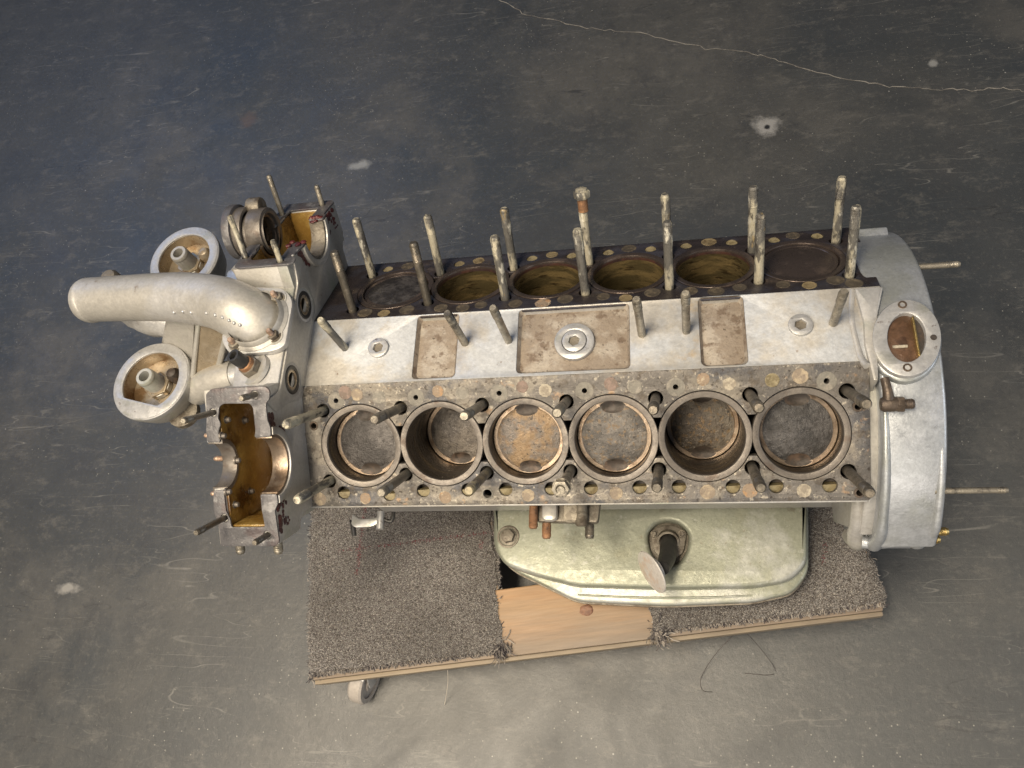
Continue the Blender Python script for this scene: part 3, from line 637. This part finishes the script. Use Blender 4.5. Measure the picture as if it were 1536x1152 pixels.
# studs sticking out of the case: two below, three coppered ones in front
for x in (-365, -319):
    link('case_stud', stud_mesh('case_stud', 18, 5.2, M['stud'], thr=16, bury=6), tcase, NEAR @ T(x, -88, 60, zto((0, -1, 0))))
for t, h, x in ((-29, 66, -374), (-1, 56, -372), (36, 66, -374)):
    link('case_stud', stud_mesh('case_stud', 15, 3.1, M['copper'], thr=13, bury=10), tcase, NEAR @ T(x, -t, h, zto((-1, 0, 0))))
link('case_lug', box('case_lug', -376, 24, 55, -368, 36, 84, M['silver'], 1), tcase, NEAR)
# left block between the case and the far chamber
link('case_boss', tube('case_boss', [(-372, 100, 240), (-392, 98, 238)], [13, 11], M['alu'], 20, 2), tcase)
link('case_boss', box('case_boss', -414, 84, 205, -372, 108, 240, M['alu_blue'], 5), tcase)

# ------------------------------------------------------------------ coolant pipe with flange
pipe_pts = [(-603, 79, 237), (-597, 78.5, 238), (-585, 78, 239.5), (-528, 72.5, 246), (-457, 63, 255), (-398, 46, 266), (-362, 28, 273), (-341, 17, 262), (-338, 14, 246)]
pr = [26.5, 28.6, 27.6, 28.3, 29.6, 31, 32, 32.5, 33]
pipe = link('coolant_pipe', tube('coolant_pipe', pipe_pts, pr, M['alu'], 40, 7, cap=False), eng)
tag(pipe, 'fat curved silver coolant pipe bolted to the timing case')
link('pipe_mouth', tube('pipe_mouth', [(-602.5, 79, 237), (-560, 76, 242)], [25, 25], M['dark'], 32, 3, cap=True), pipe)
link('pipe_flange', plate('pipe_flange', [rpoly([(-378, -8), (-362, -27), (-312, -25), (-298, -19), (-298, 38), (-312, 54), (-376, 62)], 9)], 265.4, 274, M['alu'], 1.8), pipe)
link('pipe_collar', lathe('pipe_collar', [(38.5, -4), (38, 0), (34.5, 2.5), (33, 7), (31.5, 9)], M['alu'], 48, cap=False), pipe, T(-338, 14, 275))
nutm = join('flange_nut', [(plate('n', [hexa(0, 0, 6.6)], 0, 6, M['grimy'], .8), None), (lathe('n', [(8, -1), (8, .3)], M['grimy'], 20), None), (lathe('n', [(3.3, 5)]+threaded(3.4, 6, 13)+[(2.2, 14)], M['copper'], 12), None)])
for x, y in ((-316, 40), (-312.5, -7), (-357, -15)):
    link('flange_boss', lathe('flange_boss', [(11, -2), (10, 1)], M['alu'], 24), pipe, T(x, y, 274))
    link('flange_nut', nutm, pipe, T(x, y, 275.6, Euler((0, 0, random.random())).to_matrix()))
# weld beads where the brackets meet the pipe
def bead(x, y, z): return Matrix.Translation((x*S, y*S, z*S))
bm_ = bmesh.new(); bmesh.ops.create_icosphere(bm_, subdivisions=2, radius=2.1*S); bead_me = bpy.data.meshes.new('weld_bead'); bm_.to_mesh(bead_me); bm_.free(); bead_me.materials.append(M['silver']); shade(bead_me, 80)
for x, y, z in ((-447.1, 33.3, 271.4), (-430.9, 30.0, 277.7), (-417.0, 25.8, 281.6), (-388.7, 16.9, 293.2), (-374.2, 11.3, 297.4), (-364.5, 7.6, 297.7), (-356.8, 4.2, 296.3), (-351.5, 1.7, 294.3), (-345.2, -.1, 292.4)):
    link('weld_bead', bead_me, pipe, bead(x, y, z))

# ------------------------------------------------------------------ oil filter carrier
carrier = link('filter_carrier', tube('filter_carrier', [(-480, -14, 160), (-460, -11, 166), (-435, -9, 174), (-412, -7, 178)], [22, 22, 21, 20], M['alu'], 32, 3), eng)
tag(carrier, 'silver carrier joining the two oil filter heads to the timing case')
link('carrier_sleeve', tube('carrier_sleeve', [(-432, -8, 178), (-373, -7, 180)], [17.5, 17.5], M['silver'], 32, 2), carrier)
link('carrier_beam', solid('carrier_beam', [(-547, 35, 158), (-486, 3, 158), (-438, 45, 240), (-484, 49, 240)], (4, 24, -14), M['alu'], 5), carrier)
link('carrier_beam', solid('carrier_beam', [(-484, 2, 160), (-470, -6, 178), (-427, 39, 248), (-438, 45, 242)], (4, 26, -16), M['alu'], 2), carrier)
link('carrier_beam', solid('carrier_beam', [(-470, -8, 182), (-432, 3, 185), (-384, 24, 250), (-429, 39, 250)], (0, 22, -10), M['bowl'], 2), carrier)
for a, b, rr in (((-469, -9, 184), (-429, 39, 250), 3.2), ((-434, 2, 187), (-388, 22, 250), 3.6), ((-469, -9, 184), (-434, 2, 187), 3)):
    link('beam_rib', tube('beam_rib', [a, b], rr, M['alu'], 10, 3), carrier)
def filter_head(x, y, z, r):
    h = link('filter_head', lathe('filter_head', [(30, -52), (r-8, -34), (r-2, -14), (r, -6), (r, -1), (r-1, 0), (r-11.5, 0), (r-12.5, -1), (r-14, -22)], [M['alu'], M['silver'], M['bowl']], 64, [0, 0, 0, 1, 1, 1, 1, 2, 2]), eng, T(x, y, z))
    link('filter_seal_face', plate('filter_seal_face', [circ(0, 0, r-1.6, 64), [(r*.74*math.cos(a), max(r*.74*math.sin(a), -r*.56)) for a in [2*PI*k/60 for k in range(60)]]], -2.5, .8, M['silver'], .6), h, T(0, 0, 0, Euler((0, 0, -.25)).to_matrix()))
    link('filter_nipple', lathe('filter_nipple', [(16, -21), (16, -14), (12.5, -12)]+threaded(12, -12, 12, 2.2, .5)+[(10.5, 14), (7, 14), (6.6, -6)], [M['alu'], M['alu'], M['dark']], 28, None, 40), h)
    link('nipple_nut', plate('nipple_nut', [hexa(0, 0, 17.5, .4), circ(0, 0, 11, 20)], -20, -11, M['bowl'], 1), h)
    link('relief_valve', lathe('relief_valve', [(9, -22), (9, -10), (6, -4), (1, -2)], M['bowl' if y > 50 else 'relief'], 20), h, T(22, 12, 0))
    return h
filter_head(-522, -14, 190, 52); filter_head(-516, 162, 190, 50)
link('carrier_arm', tube('carrier_arm', [(-515, 40, 150), (-515, 100, 150), (-515, 150, 155)], 18, M['alu'], 20, 3), carrier)
link('carrier_rim', lathe('carrier_rim', [(20, 0), (20, 8), (14, 10)], M['grimy'], 20), carrier, T(-492, -44, 150))
# rough casting seen under the pipe, round knob beyond it
link('carrier_lump', tube('carrier_lump', [(-585, 92, 205), (-565, 84, 200), (-538, 76, 196), (-512, 70, 190), (-490, 62, 185)], [14, 22, 26, 24, 14], M['alu'], 16, 4, wob=.06), carrier)
link('carrier_knob', lathe('carrier_knob', [(13, -14), (13, 6), (10, 11), (3, 13)], M['grimy'], 24), carrier, T(-622, 140, 185))
# temperature sensor
sens = link('sensor', join('sensor', [(plate('s', [hexa(0, 0, 12.5, .2)], 0, 8, M['grimy'], 1.2), None), (lathe('s', [(9.5, 8), (9, 12), (8, 13)], M['rust'], 24), None)]), eng, T(-338, -40, 265.2, zto((-.28, .1, 1))))
tag(sens, 'hexagonal brass sensor with a black plug socket')
link('sensor_socket', plate('sensor_socket', [circ(0, 0, 8, 10), hexa(0, 0, 5, 0)], 12, 30, M['rubber'], 1), sens)
link('sensor_pin', lathe('sensor_pin', [(5.5, 12), (5.5, 14)], M['rubber'], 12), sens)
link('sensor_boss', lathe('sensor_boss', [(21, -3), (19, .8)], M['alu'], 32), sens, T(0, 0, -1))

# ------------------------------------------------------------------ bell housing (right end)
def arc_out(rad, yc=-8):
    return [(yc+rad*math.cos(a), rad*math.sin(a)) for a in [math.radians(8+ (155-8)*k/44) for k in range(45)]]
bo = arc_out(211); bo = [(203, -60)]+bo+[(-192, 78), (-178, 30), (-150, -60)]
bell = link('bell_housing', plate('bell_housing', [bo], 312, 372, M['alu_blue'], 4, bres=2), eng, YZX)
tag(bell, 'silver blue curved bell housing at the right end of the block')
bo2 = [(y*.93, z*.93) for y, z in bo]
link('housing_neck', plate('housing_neck', [bo2], 300, 314, M['alu'], 3), bell)
bell_parts = []
def on_bell(a_deg, x, r=211, yc=-8):
    a = math.radians(a_deg); return (x, yc+r*math.cos(a), r*math.sin(a))
inv = YZX.inverted()
def bl(name, me, mx=None): return link(name, me, bell, inv @ (mx if mx is not None else Matrix.Identity(4)))
bl('housing_rib', tube('housing_rib', [on_bell(a, 316, 210) for a in (100, 112, 124, 134, 143, 150)]+[(316, -193, 72), (318, -186, 50)], [1.5, 2.5, 4, 5, 5, 6, 8, 7], M['alu_blue'], 14, 4))
bl('housing_rib', tube('housing_rib', [on_bell(a, 367, 209) for a in (118, 126, 134, 142, 149)]+[(366, -190, 72)], [1, 3, 4.5, 5, 5, 5], M['alu_blue'], 14, 4))
bl('housing_rib', tube('housing_rib', [(370, -190, 78), (345, -191, 74), (318, -192, 70), (305, -190, 68)], [5, 5, 6, 7], M['alu_blue'], 14, 4))
bl('housing_lug', tube('housing_lug', [(296, -150, 120), (298, -172, 90), (300, -180, 66), (304, -184, 48), (304, -170, 10)], [6, 7, 9, 11, 8], M['alu'], 18, 4))
bl('housing_lug', tube('housing_lug', [(360, -186, 74), (360, -188, 64), (360, -165, 10)], [8, 9, 9], M['alu_blue'], 18, 4))
bl('housing_foot', box('housing_foot', 298, -190, 30, 366, -172, 62, M['alu_blue'], 5))
# far lug
bl('housing_lug', box('housing_lug', 326, 146, 110, 362, 160, 141, M['alu_blue'], 2))
bl('housing_lug', plate('housing_lug', [rpoly([(326, 100), (366, 100), (362, 148), (326, 148)], 4)], 95, 132, M['alu'], 3))
# inspection port
pp = lambda rx, ry: [(340+rx*math.cos(a)-.10*ry*math.sin(a)*-1, -19+ry*math.sin(a)) for a in [2*PI*k/48 for k in range(48)]]
bl('inspection_port', join('inspection_port', [(plate('p', [pp(31.5, 42), pp(17.5, 26.5)], 190, 217.5, M['silver'], 1.5), None)]))
bl('port_boss', plate('port_boss', [pp(34, 45), pp(19, 28)], 180, 211.5, M['alu_blue'], 4, bres=2))
bl('port_interior', plate('port_interior', [pp(20, 28)], 210, 211.4, M['port_brown'], .3))
bl('port_interior', box('port_interior', 348, -40, 211.2, 350, 4, 217, M['brass'], .5))
bl('port_interior', box('port_interior', 350.5, -38, 211.2, 359, 2, 212.4, M['dark'], .3))
bl('port_interior', box('port_interior', 327, -28, 211.2, 341, -25, 213, M['crust_white'], .5))
for x, y in ((341, 17), (336, -52)):
    bl('port_bolt_hole', lathe('port_bolt_hole', [(4.4, 0), (4.2, 1.2), (2.6, 1.2), (2.6, -.5)], M['elbow'], 16, cap=True), T(x, y, 217.2))
bl('port_bolt_hole', lathe('port_bolt_hole', [(3, 0), (3, 1)], M['dark'], 14), T(364, -21, 217.1))
# boss lumps beside the near deck
bl('housing_boss', box('housing_boss', 302, -118, 80, 324, -84, 152, M['alu_blue'], 4))
bl('housing_boss', tube('housing_boss', [(318, -60, 158), (316, -95, 150)], [8, 10], M['alu_blue'], 18, 2))
# long studs on the flywheel face, brass fittings
bl('housing_stud', stud_mesh('housing_stud', 44, 3.6, M['stud'], thr=14, bury=8), T(370, 80, 182, zto((1, 0, 0))))
bl('housing_stud', stud_mesh('housing_stud', 58, 3.4, M['stud'], thr=10, bury=8), T(370, -156, 147, zto((1, 0, 0))))
for y, z in ((-181, 78), (-187, 66)): bl('brass_fitting', stud_mesh('brass_fitting', 18 if z > 70 else 12, 4.6, M['brass'], thr=8, bury=6), T(371, y, z, zto((1, 0, 0))))
# elbow fitting beside the deck
elb = link('elbow_fitting', tube('elbow_fitting', [(314, -62, 217), (315, -70, 216), (316, -80, 213), (316, -86, 208)], [4.2, 4.4, 5.2, 7], M['elbow'], 18, 4), eng)
tag(elb, 'small dark elbow fitting with a rusty union nut')
link('elbow_body', lathe('elbow_body', [(6, -7), (7.5, -4), (7.5, 5), (7, 8)], M['elbow'], 22), elb, T(316, -86, 209, zto((1, -.02, 0))))
link('union_nut', plate('union_nut', [hexa(0, 0, 8.0)], 7, 14, M['elbow'], 1), elb, T(316, -86, 209, zto((1, -.02, 0))))
link('union_thread', lathe('union_thread', [(4.8, 13)]+threaded(5.2, 14, 22)+[(4, 23)], M['elbow'], 16), elb, T(316, -86, 209, zto((1, -.02, 0))))

# ------------------------------------------------------------------ sump
sa = [(-143, -90), (-137, -166), (-124, -189), (-82, -203), (-24, -217), (93, -219), (200, -216), (244, -208), (267, -187), (276, -90)]
sb = [(-147, -90), (-142, -167), (-116, -193), (-26, -234), (91, -238), (199, -232), (247, -221), (270, -196), (280, -90)]
rad = [2, 16, 16, 14, 12, 8, 12, 18, 22, 2]
neck = rpoly([(70, -147), (83, -134), (97, -131), (111, -134), (124, -147), (121, -168), (110, -186), (95, -191), (82, -186), (72, -168)], 8)
sump = link('oil_sump', plate('oil_sump', [rpoly(sa, rad, 6), neck], -98, -74, M['green'], 6, bres=4), eng)
tag(sump, 'pale green and silver oil sump jutting out under the near bank')
link('sump_flange', plate('sump_flange', [rpoly(sb, rad, 6)], -106, -92, M['green'], 4, bres=3), sump)
link('sump_seam', plate('sump_seam', [rpoly([(x*1.003, y-1.2) for x, y in sb], rad, 6)], -110, -106.3, M['grimy'], .6), sump)
link('sump_floor', plate('sump_floor', [rpoly([(-120, 120), (-120, -160), (-30, -205), (190, -205), (250, -185), (255, 120)], 12)], -146, -109, M['grimy'], 5), sump)
link('sump_bead', tube('sump_bead', [(-24, -226, -92), (60, -228.5, -92), (140, -227.5, -92), (199, -224, -92)], [1.2, 1.6, 1.6, 1], M['green'], 8, 3), sump)
link('plug_washer', plate('plug_washer', [circ(-118, -152, 15.5, 40), circ(-118, -152, 12.4, 32)], -74.5, -72.6, M['grimy'], .9), sump)
link('drain_plug', plate('drain_plug', [circ(-118, -152, 12, 32)], -76, -73.5, M['grimy'], .8), sump)
link('drain_plug_head', plate('drain_plug_head', [hexa(-118, -152, 9.6, .25)], -74, -66, M['grimy'], 1.2), sump)
# dipstick neck: plate in the pocket, black tube, dull round cap
link('neck_pocket', plate('neck_pocket', [neck], -92, -86, M['grimy'], .5), sump)
link('neck_plate', plate('neck_plate', [rpoly([(73, -145), (84, -138), (97, -136), (110, -138), (121, -145), (116, -172), (96, -186), (78, -172)], 6)], -86, -80, M['grimy'], 1.2), sump)
for x, y in ((78.5, -148), (114.5, -148)):
    link('neck_bolt', join('neck_bolt', [(lathe('b', [(5.2, 0), (5, 1.2)], M['stud_dark'], 20), None), (lathe('b', [(3.2, 1), (3.2, 4.5), (2.4, 5)], M['grimy'], 14), None)]), sump, T(x, y, -80))
link('neck_collar', lathe('neck_collar', [(14.5, -6), (14.5, 2), (12, 2.4), (12, 0)], M['grimy'], 28, cap=False), sump, T(96.5, -158, -79, zto((-.02, -.7, 1))))
tb = [(97, -152, -90), (96.5, -168, -68), (95, -186, -46), (89, -203, -22)]
neck_t = link('filler_tube', tube('filler_tube', tb, [11, 11, 10.6, 9], M['rubber'], 24, 4), sump)
cap_dir = Vector((-.80, -.50, .32))
cap_m = join('filler_cap', [(lathe('c', [(14, -9), (16, -2), (26.5, -1), (27.6, 0), (27.2, 1.5), (20, 3.4), (8, 4.2), (.5, 4.6)], M['chrome'], 48), None)])
link('filler_cap', cap_m, sump, T(77, -209, -13, zto(cap_dir)))

# ------------------------------------------------------------------ brackets and bolts hanging below the near bank
br = link('mount_bracket', plate('mount_bracket', [rpoly([(-66, -120), (-52, -166), (20, -168), (26, -120)], 4)], 62, 74, M['grimy'], 1.5), eng)
tag(br, 'grimy mounting bracket with four stud ends under the near bank')
link('bracket_pad', box('bracket_pad', -45, -168, 74, -26, -140, 84, M['alu'], 5), br)
link('bracket_pad', box('bracket_pad', -20, -169, 70, 6, -140, 86, M['crust_white'], 6), br)
for x, y, z, L, mm, r in ((-55, -150, 80, 26, 'rust', 5.5), (-42, -162, 62, 22, 'rust', 5.6), (2, -150, 82, 24, 'grimy', 7.5), (9, -162, 62, 22, 'stud_dark', 5.6)):
    link('bracket_stud', stud_mesh('bracket_stud', L, r, M[mm], thr=16, bury=10), br, T(x, y, z, zto((0, -1, -.1))))
b2 = link('side_bracket', plate('side_bracket', [rpoly([(-290, -166), (-284, -170), (-262, -169), (-252, -164), (-250, -150), (-258, -158), (-280, -159), (-290, -152)], 3)], 58, 63, M['silver'], 1.5), eng)
tag(b2, 'small pale bracket under the left end of the near bank')
link('side_bracket_arm', tube('side_bracket_arm', [(-291, -160, 58), (-291, -170, 50), (-291, -176, 46)], 3.2, M['rubber'], 12, 2), b2)
link('side_bracket_bolt', tube('side_bracket_bolt', [(-252, -150, 62), (-251, -172, 62)], 4.5, M['silver'], 12, 2), b2)
link('side_bracket_arm', tube('side_bracket_arm', [(-250, -158, 60), (-238, -162, 60), (-236, -150, 60)], 2.5, M['rubber'], 10, 3), b2)

# ------------------------------------------------------------------ DOLLY
dol = bpy.data.objects.new('dolly', None); COL.objects.link(dol)
dol.matrix_world = T(-413, -342, 0, Euler((0, 0, math.radians(8.0))).to_matrix())
tag(dol, 'wooden furniture dolly with grey carpet padding under the engine', 'dolly')
ZT = 118 - 0.0                         # top of the boards above the floor
LEN, DEP, BW = 786, 430, 92
def board(x0, y0, z0, x1, y1, z1, m_=None): return link('board', box('board', x0, y0, z0, x1, y1, z1, m_ or M['wood'], 1.6), dol)
fb = board(0, 0, ZT-22, LEN, BW, ZT)
tag(fb, 'bare pine front board with a dark knot')
board(0, DEP-BW, ZT-22, LEN, DEP, ZT)
board(4, BW+.5, ZT-24, 96, DEP-BW-.5, ZT-1); board(190, BW+.5, ZT-24, 282, DEP-BW-.5, ZT-1); board(98, BW+.5, ZT-24, 188, DEP-BW-.5, ZT-1.2)
for a, b in ((506, 592), (594, 684), (686, LEN-4)): board(a, BW+.5, ZT-24, b, DEP-BW-.5, ZT-1)
link('board_edging', box('board_edging', 1, -6, ZT-24, LEN-1, -.2, ZT-3.5, M['wood_edge'], 1.2), dol)
kn = lathe('knot', [(8.6, 0), (8.2, .22), (5, .3), (1, .32)], mat('knot_wood', (.19, .095, .055), [((.11, .05, .03), 120, .48, .62, .8)], .55, .1, 0, .3, 400), 22)
for v in kn.vertices: k = 1+random.uniform(-.08, .08); v.co.x *= k*1.15; v.co.y *= k*.9
link('knot', kn, dol, T(404, 48, ZT-.05))
def pad(x0, x1, y0, y1, left):
    """carpet sheet, a little uneven, wrapping over the board ends"""
    nx, ny = 60, 60; z = ZT+3
    vs = []
    for j in range(ny+1):
        for i in range(nx+1):
            u, v = i/nx, j/ny; x = x0+(x1-x0)*u; y = y0+(y1-y0)*v
            e = min(u, 1-u)*(x1-x0); ey = v*(y1-y0)
            dz = -5*max(0, 1-e/9)**2-3.5*max(0, 1-ey/8)**2
            wob = 3.0*math.sin(x*.05+1)*math.exp(-ey/14)
            wx = (2.2*math.sin(y*.06)+1.5*math.sin(y*.19+x0))*math.exp(-e/12)
            vs.append((x+wx, y+wob*.6, z+dz+.5*math.sin(x*.03)*math.cos(y*.035)))
    fs = [(j*(nx+1)+i, j*(nx+1)+i+1, (j+1)*(nx+1)+i+1, (j+1)*(nx+1)+i) for j in range(ny) for i in range(nx)]
    # skirts folded down round the ends
    ring = [i for i in range(nx+1)]
    me = mesh('carpet', vs, fs, M['backing'], None, 80)
    o = link('carpet', me, dol)
    V = np.array(vs).reshape(ny+1, nx+1, 3)
    # side skirt
    for col in (0, nx):
        e = [tuple(V[j, col]) for j in range(ny+1)]; sgn = -1 if col == 0 else 1
        vv = e+[(p_[0]+sgn*random.uniform(1.0, 2.6), p_[1], p_[2]-8) for p_ in e]+[(p_[0]+sgn*.5, p_[1], p_[2]-20) for p_ in e]; n = ny+1
        link('carpet_fold', mesh('carpet_fold', vv, [(q*n+k, q*n+k+1, (q+1)*n+k+1, (q+1)*n+k) for q in range(2) for k in range(ny)], M['backing'], None, 80), o)
    # pile: short bent loops of yarn
    A = (x1-x0)*(y1-y0); cnt = int(A/.85)
    rs = np.random.RandomState(3 if left else 4)
    px = rs.rand(cnt)*(x1-x0+5)+x0-2.5; py = rs.rand(cnt)*(y1-y0+3)+y0-1.5
    keep = (py < 285) | (rs.rand(cnt) < .35); px = px[keep]; py = py[keep]; cnt = len(px)
    u = np.clip((px-x0)/(x1-x0), 0, 1)*nx; v = np.clip((py-y0)/(y1-y0), 0, 1)*ny
    pz = V[np.clip(v.round().astype(int), 0, ny), np.clip(u.round().astype(int), 0, nx), 2]
    e = np.minimum(px-x0, x1-px); wx = (2.2*np.sin(py*.06)+1.5*np.sin(py*.19+x0))*np.exp(-np.clip(e, 0, None)/12)
    px = px+wx
    a = np.where(rs.rand(cnt) < .6, rs.normal(0, .5, cnt)+PI*(rs.rand(cnt) < .5), rs.rand(cnt)*2*PI); h = rs.uniform(.8, 2.0, cnt); wd = rs.uniform(.28, .50, cnt); ln = rs.uniform(.6, 1.7, cnt)
    dx, dy = np.cos(a), np.sin(a); P = np.stack([px, py, pz], 1)
    side = np.stack([-dy*wd, dx*wd, np.zeros(cnt)], 1); up = np.stack([dx*ln*.4, dy*ln*.4, h], 1); tip = np.stack([dx*ln*1.5, dy*ln*1.5, h*.55], 1)
    Vv = np.stack([P-side*.8, P+side*.8, P+side+up, P-side+up, P+side*.7+tip, P-side*.7+tip], 1).reshape(-1, 3)*S
    b = np.arange(cnt)[:, None]*6; F = np.concatenate([b+np.array([0, 1, 2, 3]), b+np.array([3, 2, 4, 5])], 1).reshape(-1, 4)
    pm = bpy.data.meshes.new('carpet_pile'); pm.vertices.add(cnt*6); pm.vertices.foreach_set('co', Vv.ravel())
    pm.loops.add(F.size); pm.loops.foreach_set('vertex_index', F.ravel().astype(np.int32)); pm.polygons.add(len(F)); pm.polygons.foreach_set('loop_start', np.arange(0, F.size, 4, dtype=np.int32)); pm.update(calc_edges=True)
    shades = np.array([(.255, .245, .235), (.335, .32, .305), (.105, .094, .092), (.16, .145, .14), (.46, .43, .39), (.055, .048, .05), (.21, .19, .175)])
    cl = shades[rs.choice(7, cnt, p=[.26, .14, .13, .18, .05, .07, .17])]*rs.uniform(.8, 1.15, (cnt, 1))
    soil = .5+.5*np.sin(px*.021+1.3*np.sin(py*.017+x0))*np.cos(py*.024+.8*np.sin(px*.03)); cl *= .74*(.80+.32*soil)[:, None]
    # woven-in faint red threads
    lines = ([((88, 262), (70, 142), .9), ((44, 180), (282, 175), .55), ((270, 178), (262, 152), .6)] if left else [((736, 95), (726, 65), .6)])
    for (ax, ay), (bx_, by_), am in lines:
        d = np.array([bx_-ax, by_-ay]); L2 = d@d; t = np.clip(((px-ax)*d[0]+(py-ay)*d[1])/L2, 0, 1); dist = np.hypot(px-ax-t*d[0], py-ay-t*d[1])
        k = (dist < 2.2) & (rs.rand(cnt) < am*.38); cl[k] = np.array([.15, .035, .045])*rs.uniform(.7, 1.3, (k.sum(), 1))
    ca = pm.color_attributes.new('yarn', 'FLOAT_COLOR', 'FACE' if False else 'POINT')
    c4 = np.ones((cnt*6, 4), dtype=np.float32); c4[:, :3] = np.repeat(cl, 6, 0); ca.data.foreach_set('color', c4.ravel())
    pm.materials.append(M['yarn']); tag(link('carpet_pile', pm, o), kind='stuff')
    # frayed yarn along the cut edges
    rs2 = random.Random(5 if left else 6); vs, fs, cs = [], [], []
    def strand(p0, d, L, w_=.5, col=None):
        p_ = Vector(p0); d = Vector(d).normalized(); s_ = len(vs); n = 6
        col = col or rs2.choice([(.04, .036, .04), (.17, .155, .14), (.10, .09, .088), (.26, .235, .21)])
        for k in range(n):
            sd = d.cross(Vector((0, 0, 1))); sd = sd.normalized() if sd.length > .1 else Vector((1, 0, 0))
            vs.append(tuple(p_+sd*w_)); vs.append(tuple(p_-sd*w_+Vector((0, 0, w_)))); cs.extend([col, col])
            p_ = p_+d*L/n; p_.z = max(p_.z, ZT-26); d = (d+Vector((rs2.gauss(0, .3), rs2.gauss(0, .3), rs2.gauss(-.08, .3)))).normalized()
        for k in range(n-1): fs.append((s_+2*k, s_+2*k+1, s_+2*k+3, s_+2*k+2))
    for k in range(900):
        q = rs2.random()
        if q < .5: xx = rs2.uniform(x0, x1); strand((xx, y0+2+rs2.uniform(-2, 2), ZT+2), (rs2.gauss(0, .4), -1, -.1), rs2.uniform(3, 7))
        elif q < .8: strand((x0+rs2.uniform(-2, 1), rs2.uniform(y0, y1), ZT+rs2.uniform(-12, 1)), (-1, rs2.gauss(0, .9), rs2.gauss(0, .5)), rs2.uniform(3, 8))
        else: strand((x1+rs2.uniform(-1, 2), rs2.uniform(y0, y1), ZT+rs2.uniform(-6, 1)), (1, rs2.gauss(0, .9), rs2.gauss(0, .5)), rs2.uniform(3, 8))
    tuft = (x1-2, y0+6) if left else (x0+12, y0+2)
    for k in range(90): strand((tuft[0]+rs2.gauss(0, 5), tuft[1]+rs2.gauss(0, 5), ZT+3), (rs2.gauss(0, .6), -1+rs2.gauss(0, .5), .2), rs2.uniform(8, 26), .6)
    if left:
        for k in range(60): strand((x0+rs2.uniform(-2, 20), y0+rs2.gauss(0, 3), ZT-4), (rs2.gauss(0, .8), -1, -.3), rs2.uniform(5, 14), .55)
    fm = mesh('frayed_yarn', vs, fs, M['yarn'], None, 80); ca = fm.color_attributes.new('yarn', 'FLOAT_COLOR', 'POINT')
    for k, c in enumerate(cs): ca.data[k].color = (*c, 1)
    tag(link('frayed_yarn', fm, o), kind='stuff')
    return o
tag(pad(-6, 283, 6, DEP, True), 'larger grey loop pile carpet pad at the left end')
tag(pad(487, LEN+3, 6, DEP, False), 'grey loop pile carpet pad at the right end')
# castors
def castor(x, y, rz):
    Fm = T(x, y, 0, Euler((0, 0, rz)).to_matrix())
    c = link('castor', join('castor', [(box('c', -26, -22, 90, 26, 22, 93.5, M['silver'], 1), None), (lathe('c', [(15, 78), (15, 90)], M['silver'], 24), None)]), dol, Fm)
    for s_ in (-1, 1):
        fk = plate('castor_fork', [rpoly([(-14, 80), (14, 80), (36, 42), (26, 28), (10, 34)], 5)], s_*15-1.4, s_*15+1.4, M['silver'], .8)
        link('castor_fork', fk, c, Matrix(((1, 0, 0, 0), (0, 0, 1, 0), (0, 1, 0, 0), (0, 0, 0, 1))))
    wm = join('castor_wheel', [(lathe('w', [(9, -12), (14, -12), (14, -8), (25, -8), (25, -11), (32, -11), (34.5, -8), (34.5, 8), (32, 11), (25, 11), (25, 8), (14, 8), (14, 12), (9, 12)], M['caster_grey'], 48), None)])
    link('castor_wheel', wm, c, T(26, 0, 34.5, Euler((PI/2, 0, 0)).to_matrix()))
    return c
castor(56, 24, math.radians(-112)); castor(LEN-70, 34, 2.4); castor(70, DEP-45, 1.2); castor(LEN-70, DEP-45, .6)

# ------------------------------------------------------------------ loose yarn lying on the floor
def yarn(pts, r, label, col):
    mm = mat('loose_'+('dark' if col[0] < .2 else 'pale')+'_yarn', col, [], .8, .05, 0, 0, 300)
    o = link('loose_thread', tube('loose_thread', pts, r, mm, 6, 6)); return tag(o, label, 'thread')
def D(x, y, z): v = dol.matrix_world @ Vector((x*S, y*S, z*S)); return tuple(c/S for c in v)
yarn([D(610, 4, 112), D(572, -20, 40), D(545, -48, 3), D(543, -66, 1.5), D(556, -70, 1.2)], .4, 'dark thread curling off the board edge onto the floor', (.05, .04, .04))
yarn([D(598, 6, 121), D(622, -14, 70), D(648, -48, 4), D(640, -56, 1.5), D(606, -50, 1.2)], .4, 'dark bent thread hanging near the right carpet pad', (.05, .04, .04))
yarn([D(200, 8, 121), D(184, -16, 60), D(160, -46, 1.5)], .4, 'pale straight thread hanging below the left carpet pad', (.5, .45, .38))
yarn([D(-6, 120, 110), D(-22, 92, 60), D(-30, 66, 12), D(-30, 50, 1.2)], .35, 'dark thread hanging off the left end of the dolly', (.05, .05, .06))
bpy.context.view_layer.update()
